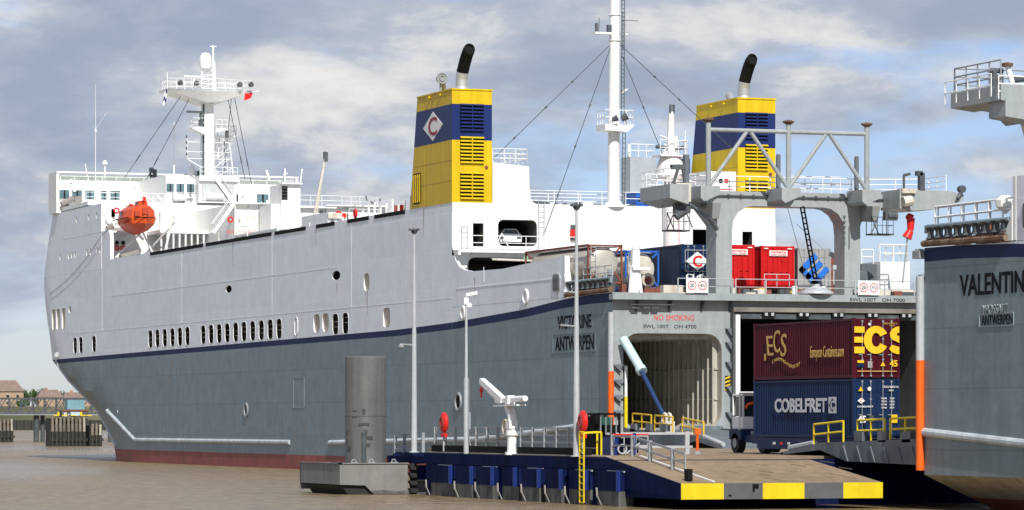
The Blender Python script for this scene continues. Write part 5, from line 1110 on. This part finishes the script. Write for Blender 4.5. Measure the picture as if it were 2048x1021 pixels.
# lamp posts
def lamp(loc, h, label, kind):
    o = thing('lamp_post', label, 'lamp post', loc, 0, 'lamp posts on the pontoon'); x, y, z = loc
    t = MB(); 
    if kind == 2: t.cyl((0,0,0),(0,0,4.0),.14,.13,n=10); t.cyl((0,0,4.0),(0,0,h),.085,.06,n=10)
    else: t.cyl((0,0,0),(0,0,h*.55),.17,.12,n=10); t.cyl((0,0,h*.55),(0,0,h),.11,.06,n=10); t.lathe([(.3,0),(.3,.04),(.16,.06)],n=10)
    t.build('pole', galvl, o)
    t = MB()
    if kind == 2: t.bar((.0,0,h),(.55,-.2,h+.12),.16,.16); t.box(-.15,-.1,h-.5,.1,.1,h-.15); t.lathe([(.16,h-.65),(.18,h-.5),(.05,h-.4)],(.15,0,0),n=10)
    else:
        for a in range(6): q = a*PI/3; t.bar((0,0,h),(.32*math.cos(q),.32*math.sin(q),h+.08),.1,.1)
        t.lathe([(.12,h-.15),(.2,h),(.1,h+.1)],n=10)
    t.build('lamp_head', whc if kind == 2 else dsteel, o)
    t = MB()
    if kind == 1: t.cyl((0,0,5.9),(-.75,0,5.95),.05,n=6); t.lathe([(.02,5.7),(.16,5.78),(.16,5.9),(.05,6.0)],(-.75,0,0),n=10)
    if kind == 3: t.cyl((0,0,6.35),(-.75,0,6.4),.05,n=6); t.cyl((0,0,8.0),(-.6,0,8.05),.05,n=6); t.lathe([(.02,8.3),(.17,8.1),(.2,8.02)],(-.6,0,0),n=10); t.lathe([(.02,6.3),(.12,6.38),(.12,6.46)],(-.75,0,0),n=10)
    if kind == 2: t.box(-.05,-.12,1.3,.2,.12,2.2); t.path([(.08,-.15,4),(.05,-.2,1.0),(.2,-.3,.1),(.35,-.3,-.4)],.03,n=5)
    t.build('side_lamp', galv, o)
    return o
lamp((-24-.02,-31.2,2.3), 12.2, 'tall grey lamp post on the pontoon end nearest the big round pile', 1)
lamp((-24-.02,-39.9,2.3), 8.4, 'shorter grey camera post on the pontoon, middle of the three posts', 2)
lamp((-24-.02,-56.2,2.3), 12.2, 'tall grey lamp post on the pontoon beside the yellow ladder', 3)
# red lifebuoy housings
def buoy(loc, label):
    o = thing('lifebuoy_station', label, 'lifebuoy', loc, 0, 'lifebuoy housings on the pontoon')
    t = MB(); t.cyl((0,0,0),(0,0,1.1),.06,n=8); t.build('post', galvl, o)
    t = MB(); t.lathe([(.36,-.14),(.46,-.06),(.46,.06),(.36,.14)],(0,0,1.55),'x',n=20,m=0); t.cyl((.0,-.32,.98),(0,.32,.98),.1,n=8); 
    for v in range(len(t.v)): x, y, z = t.v[v]; t.v[v] = (x, y, 1.55+(z-1.55)*1.2)
    t.build('housing', redp, o); t = MB(); t.ring((-.13,0,1.55),.26,.05,'x'); t.build('rim', maroonl, o)
buoy((-23.9,-35.9,2.4), 'red lifebuoy housing on a post right of the left tall lamp post')
buoy((-24.0,-57.0,2.45), 'red lifebuoy housing on the right tall lamp post beside the engine box')
# small white davit crane
dc = thing('davit_crane', 'small white hydraulic crane with a raised jib on the pontoon edge', 'crane', (-23.85, -46.5, 2.3))
t = MB(); t.cyl((0,0,0),(0,0,.15),.36,n=14); t.cyl((0,0,.15),(0,0,2.1),.25,.22,n=14); t.cyl((0,0,1.0),(0,0,1.25),.32,n=14); t.box(-.25,-.28,1.35,.2,.28,1.75); t.build('column', whc, dc)
t = MB(); t.bar((0,0,2.0),(-.0,.6,2.55),.34,.34); t.bar((0,2.2,2.52),(0,-1.4,2.55),.5,.07); t.bar((0,2.4,2.78),(0,-1.2,2.82),.2,.22); t.cyl((0,-.4,2.86),(0,-2.0,2.88),.15,n=10); t.box(-.2,.1,2.6,.2,.5,3.05); t.build('slew_head', whc, dc)
t = MB(); t.bar((0,1.3,2.8),(0,4.5,3.8),.3,.3); t.cyl((0,1.9,2.7),(0,3.6,3.3),.1,n=8); t.lathe([(.18,-.12),(.18,.12)],(0,4.55,3.8),'x',n=12); t.build('jib', whc, dc)
t = MB(); t.cyl((0,4.7,3.7),(0,4.7,3.5),.03,n=6); t.lathe([(.03,3.2),(.1,3.28),(.1,3.4),(.03,3.5)],(0,4.7,0),n=10); t.cyl((0,4.7,3.2),(0,4.7,2.95),.05,n=6); t.build('hook', redp, dc)
t = MB(); t.cyl((-.15,.5,1.4),(.2,.5,1.4),.45,n=18); t.ring((-.17,.5,1.4),.38,.07,'x',m=0); t.build('winch_drum', cream, dc)
# power pack and blue stair frame
gn = thing('power_pack', 'dark hydraulic power pack with pipes and a green tank on the pontoon', 'machine', (-21.0, -50.2, 2.34))
t = MB(); t.box(0,-1.2,0,1.2,1.6,.3); t.box(0.5,-1.1,.3,1.1,-.2,1.5); t.box(0,-1.2,2.0,.06,.9,2.1); t.box(0,-1.2,.3,.08,-1.1,2.1); t.box(1.1,-1.2,.3,1.2,-1.1,2.1); t.box(0,-1.2,2.0,1.2,-1.1,2.1); t.box(1.1,.8,.3,1.2,.9,2.1); t.box(0,.8,2.0,1.2,.9,2.1); t.box(.1,-.5,.35,.25,.9,2.0); t.build('frame', black, gn)
t = MB(); t.cyl((.9,.2,.4),(.9,.2,1.9),.4,n=14); t.box(.2,.6,.35,1.2,1.4,1.5); t.build('tank', green, gn)
t = MB(); t.path([(-.1,1.5,.2),(-.15,1.2,1.4),(-.1,.6,2.0),(.2,.2,2.0)],.07,n=6,m=1)
for k in range(4): t.cyl((.1+.28*k,-1.25,.3),(.1+.28*k,-1.25,1.9),.035,n=6,m=0); t.cyl((.15+.25*k,-1.25,.7+.3*(k%2)),(.3+.25*k,-1.25,.7+.3*(k%2)),.12,n=8,m=0)
t.build('pipework', [galv, cream], gn)
bf = thing('stair_frame', 'blue steel stair frame with a red top edge behind the sloping railing', 'platform', (-21.5, -54.5, 2.34))
t = MB(); t.box(0,0,0,.35,1.6,1.0); t.box(.6,1.2,.1,1.9,1.3,.85); t.box(0,0,.92,1.9,1.6,1.0); t.box(1.1,-.1,0,1.25,0,1.1); t.build('frame', bluep, bf)
t = MB(); t.box(-.03,-.04,1.0,1.95,.06,1.06); t.build('edge', redp, bf)
t = MB(); t.rail([(0,-.05,.0),(1.9,-.05,0)],h=.95,step=.6,r=.03,bars=(1,.5)); t.ring((.5,-.15,.3),.22,.045,'y'); t.bar((.7,-.2,.1),(1.4,-.2,.6),.06,.06); t.build('guard', galvl, bf)
# ---- big mooring pile and its collar
pd = thing('mooring_pile', 'big round grey steel pile rising from the collar beside the pontoon', 'pile', (-26.1, -28.9, -1))
t = MB(); t.lathe([(1.13,0),(1.13,8.55),(1.09,8.6),(1.05,8.6)],n=48); t.build('tube', pilem, pd, smooth=30)
t = MB(); t.lathe([(1.137,5.28),(1.137,5.31)],n=48)
for a, z, w_, h_ in ((-120,5.6,.28,.07),(-120,5.25,.28,.06),(-92,5.55,.18,.3),(-92,4.85,.62,.14),(-80,4.1,.5,.2),(-80,3.7,.22,.2),(-92,4.2,.18,.12),(-150,3.9,.12,.3),(-140,3.5,.3,.25),(-150,4.4,.15,.2)):
    a = R(a-20); c = V3(1.14*math.cos(a), 1.14*math.sin(a), z); u = V3(-math.sin(a), math.cos(a), 0); n_ = V3(math.cos(a), math.sin(a), 0)*.01
    vs = [c+u*w_/2*i+V3(0,0,h_/2*j)+n_*k for k in (-1,1) for i, j in ((-1,-1),(1,-1),(1,1),(-1,1))]; t.add(vs, [(0,1,2,3),(4,7,6,5),(0,4,5,1),(1,5,6,2),(2,6,7,3),(3,7,4,0)])
t.build('painted_mark', mat('faded_mark_grey', (.06,.06,.058), .8, var=.3), pd)
t = MB(); a = R(-112); c = V3(1.13*math.cos(a), 1.13*math.sin(a), 0); t.cyl(c+V3(0,0,2.6), c+V3(0,0,4.3), .13, n=8); t.cyl(c+V3(0,0,4.3), c+V3(.1,-.08,4.55), .15, .1, n=8); t.build('cable_guard', dsteel, pd)
cl = thing('pile_collar', 'weathered grey steel box collar floating around the big round pile', 'collar', (-28.3, -31.2, 0))
t = MB(); t.prism([(0,1.68),(0,.55),(2.05,.02),(5.2-.3,.02),(4.3,.02),(4.3,1.68)][:0] or [(0,1.7),(0,.55),(1.45,.5),(1.95,.02),(3.9,.02),(3.9,1.7)], 'y', 0, .12)
t = MB(); t.prism([(0,1.7),(0,.55),(1.45,.5),(1.95,.02),(3.9,.02),(3.9,1.7)], 'y', 0, .12); t.box(0,.12,.55,.1,7.6,1.68); t.box(0,7.5,.2,4.3,7.6,1.7); t.box(.1,.12,1.55,3.9,1.1,1.68); t.box(.1,3.6,1.55,3.9,7.5,1.68); t.box(.1,1.1,1.55,.9,3.6,1.68)
t.box(-.06,-.06,1.68,3.95,.2,1.74); t.box(-.06,-.06,1.68,.12,7.65,1.74)
t.build('shell', collarm, cl)
t = MB(); t.prism([(.15,.52),(3.9,.52),(3.9,-.3),(.75,-.3)], 'y', .2, 6.9); t.build('float', rubber, cl)  # black underbody stands in for the shadow below the collar
t = MB()
for k in range(4): t.prism([(3.9,1.6-k*.42),(4.2,1.5-k*.42),(4.5,1.6-k*.42),(4.35,1.35-k*.42),(4.05,1.35-k*.42)], 'y', -.3, .1)
t.box(4.05,-.1,.0,4.4,.1,1.7); t.build('rubber_fender', rubber, cl)
t = MB(); t.prism([(1.95,.03),(3.9,.03),(3.9,.22),(3.2,.17),(2.5,.25),(1.72,.2)], 'y', -.012, -.002); t.build('tide_line', tide, cl)
t = MB(); t.box(4.4,-.02,.78,5.25,.1,1.6,0); t.box(4.4,-.01,.1,5.2,.08,.77,1); t.build('hinge_plate', [bluep, collarm], cl)
t = MB()
for x, y in ((.9,.3),(1.9,.3),(3.2,.3),(4.6,.2)): t.ring((x,y,1.8),.12,.035,'y',n=10); t.box(x-.2,y-.1,1.74,x+.2,y+.1,1.78)
t.build('lifting_eye', galv, cl)
t = MB()
for x in (-32.2, -31.0): pass
for i, (y, x) in enumerate(((64.5,-2.2),(61.0,-2.0))): t.cyl((x,y,-2),(x,y,4.2 if i else 3.4),.12,n=6)

# ================================================================== far jetty, timber dolphins, town
def dolphin(x0, y0, n, h, label, grp, wdt=.62):
    o = thing('timber_dolphin', label, 'jetty piles', (x0, y0, 0), 0, grp)
    for i in range(n):
        j = (random.random()-.5)*.12; t = MB(); t.cyl((i*wdt+j, 0, -1.5), (i*wdt+j*.5, 0, h*.48), .21, n=8, m=1); t.cyl((i*wdt+j*.5, 0, h*.48), (i*wdt, 0, h-random.random()*.3), .21, .2, n=8, m=0)
        t.build('pile', [timber if i < n-1 else mat('pale_timber', (.42,.38,.30), .8, var=.3, scale=2), timberd], o)
    t = MB(); t.box(-.2, .25, h-.9, n*wdt, .55, h-.5); t.box(-.2, .3, .8, n*wdt, .5, 1.2); t.box(-.3, .6, -1, n*wdt-.2, 3.5, h-.4); t.build('waling', timberd, o)
    return o
dolphin(41.8, 342.4, 9, 4.75, 'timber pile cluster with yellow edging in front of the truss walkway', 'timber pile clusters by the jetty')
dolphin(47.9, 341.5, 3, 3.6, 'dark low piles half hidden behind the ship\'s bow', 'timber pile clusters by the jetty')
dolphin(54.2, 447, 7, 4.4, 'timber pile cluster at the far left edge below the truss walkway', 'timber pile clusters by the jetty', .68)
t = MB()
for x in (41.9,43.2,44.6,46.0,47.0): t.box(x,342,4.7,x+.9,342.3,4.85,0)
for x in (42.6,46.2): t.cyl((x,342,4.7),(x,342,5.3),.2,n=8,m=0)
add(t, 'edge_guard', [yell], 'yellow edging and bollards on top of the timber pile cluster', 'guard rail')
wk = thing('work_cabin', 'small work cabin with a pale blue panel and yellow trim on the pile cluster', 'cabin', (43.6, 344, 4.5))
t = MB(); t.box(0,0,0,4.2,2,1.1,0); t.box(.9,-.05,1.2,3.6,2,2.7,1); t.box(.2,-.08,.9,4.2,-.02,1.15,3); t.box(1.4,-.1,.2,2.9,-.02,.8,2); t.build('body', [dsteel, mat('teal_panel', (.16,.30,.34), .5), mat('pale_blue_panel', (.4,.55,.62), .5), maroonl], wk)
t = MB(); t.box(.3,-.1,.1,.8,-.02,.75); t.box(1.0,-.1,.3,1.2,-.02,.5); t.build('window', cream, wk)
tb = thing('truss_walkway', 'long dark steel truss walkway crossing behind the timber piles at the left', 'bridge', (30, 451, 0))
t = MB(); L0, L1 = -55, 62
for z in (8.0, 5.3): t.bar((L0,0,z),(L1,0,z),.3,.34); t.bar((L0,3,z),(L1,3,z),.3,.34)
t.box(L0,-.1,4.95,L1,3.2,5.15); k = L0
while k < L1: t.bar((k,0,5.3),(k,0,8),.16,.16); t.bar((k,0,5.3),(k+1.8,0,8),.16,.16); t.bar((k+1.8,0,5.3),(k,0,8),.14,.14); t.bar((k+.9,3,5.3),(k+.9,3,8),.15,.15); t.bar((k,3,5.3),(k+1.8,3,8),.15,.15); k += 2.2
for x in range(-50, 62, 14): t.cyl((x,1,-2),(x,1,5),.5,n=10); t.cyl((x+1.4,2,-2),(x+1.4,2,5),.4,n=10)
t.build('frame', dsteel, tb)
t = MB(); t.box(L0,-.25,4.95,L1,-.1,5.12); t.box(L0,.4,5.3,L1,.5,5.5); t.build('walkway_edge', galv, tb)
wf = MB(); wf.box(150,1240,-1,330,1246,4.0)
for k in range(60): wf.box(150+k*3,1239,-1,151.2+k*3,1240,3.4+(k%3)*.3)
add(wf, 'river_wharf', timberd, 'low dark timber wharf along the far bank', 'wharf')
def house(x, y, w_, d_, h_, rh, label, wm, nwin, z=9.4, hip=2.5):
    o = thing('house', label, 'house', (x, y, z), -HEAD*.3, 'houses on the far bank')
    t = MB(); t.box(0,0,-1,w_,d_,h_); t.build('wall', wm, o)
    t = MB(); e = .5; t.add([(-e,-e,h_),(w_+e,-e,h_),(w_+e,d_+e,h_),(-e,d_+e,h_),(hip,d_/2,h_+rh),(w_-hip,d_/2,h_+rh)], [(0,1,5,4),(1,2,5),(2,3,4,5),(3,0,4),(3,2,1,0)]); rf = t.build('roof', roofm, o, smooth=None)
    t = MB(); t.box(w_*.3,d_/2-.6,h_+rh-.8,w_*.3+1,d_/2+.4,h_+rh+.9); t.build('chimney', brick, rf)
    for i in range(nwin):
        for zz in ((1.0, 3.8) if h_ > 5 else (1.0,)): xx = w_*(i+.6)/(nwin+.2)-.5; t = MB(); t.box(xx,-.05,zz,xx+1.1,.02,zz+1.3,0); t.box(xx-.1,-.1,zz+1.3,xx+1.2,0,zz+1.42,1); t.build('window', [glassd, wh], o)
house(232,1296,17,12,6.4,4.6,'big tan brick house with a hipped brown roof on the far bank, nearest the bow', tan, 4)
house(212,1303,22,13,7.2,5.6,'red brick house with a tall brown roof at the far left edge', brick, 5)
house(224,1290,9,8,6.2,3.4,'narrow red brick house in front of the other two roofs', brick, 2)
house(258,1306,10,9,5.0,3.2,'small low house with a brown roof beside the trees on the far bank', tan, 2, 8.4, 1.6)
house(270,1312,11,9,4.2,3.0,'low tan house furthest right, half hidden by the ship bow', tan, 2, 8.4, 1.4)
leaf = mat('foliage', (.055,.10,.025), .9, var=.4, scale=.35)
def tree(x, y, h, r, label):
    o = thing('tree', label, 'tree', (x, y, 9), 0, 'trees on the far bank')
    t = MB(); t.cyl((0,0,0),(0,0,h*.5),.35,.2,n=7); t.cyl((0,0,h*.4),(r*.4,0,h*.7),.15,.08,n=5); t.cyl((0,0,h*.4),(-r*.4,0,h*.65),.15,.08,n=5); t.build('trunk', timber, o)
    t = MB()
    for c in range(16):
        a = random.random()*2*PI; rr = r*.75*random.random()**.5; cz = h*(.45+.5*random.random()); cx, cy = rr*math.cos(a), rr*math.sin(a)
        for q in range(60):
            v = Vector([random.gauss(0,1) for _ in range(3)]).normalized()*r*.38*random.random()**.4; c0 = V3(cx,cy,cz)+v; u = Vector([random.gauss(0,1) for _ in range(3)]).normalized()*.34; w_ = u.orthogonal().normalized()*.3
            t.add([c0-u, c0+w_, c0+u, c0-w_], [(0,1,2,3)])
    t.build('crown', leaf, o, smooth=None)
for i, (x, y, h, r, s) in enumerate(((252,1320,7.2,4.2,'round green tree right behind the tan brick house'),(257,1330,6.6,4,'low green tree between the tan house and the small low houses'),(264,1335,7.4,4.4,'broad green tree rising above the small low houses'),(272,1338,7,4.4,'green tree just left of the ship\'s bow'),(249,1292,3,2,'small bush at the right corner of the tan brick house'),(246,1286,2.4,1.8,'small bush on the bank below the tan brick house'))): tree(x, y, h, r, s)
def far_trees():
    t = MB(); rnd = random.Random(3)
    for k in range(420):
        x = -2500+k*14+rnd.random()*8; 
        if 100 < x < 360: continue
        y = 1420+rnd.random()*60-.05*x; h = 5+rnd.random()*6
        for q in range(26):
            c0 = V3(x+rnd.gauss(0,5), y+rnd.gauss(0,3), 9+min(abs(rnd.gauss(0,.5)),1.1)*h); u = Vector([rnd.gauss(0,1) for _ in range(3)]).normalized()*2.0; w_ = u.orthogonal().normalized()*1.8; t.add([c0-u, c0+w_, c0+u, c0-w_], [(0,1,2,3)])
    return t
tag(far_trees().build('far_woodland', leaf, smooth=None), 'dark line of distant trees along the far bank', 'woodland', kind='stuff')
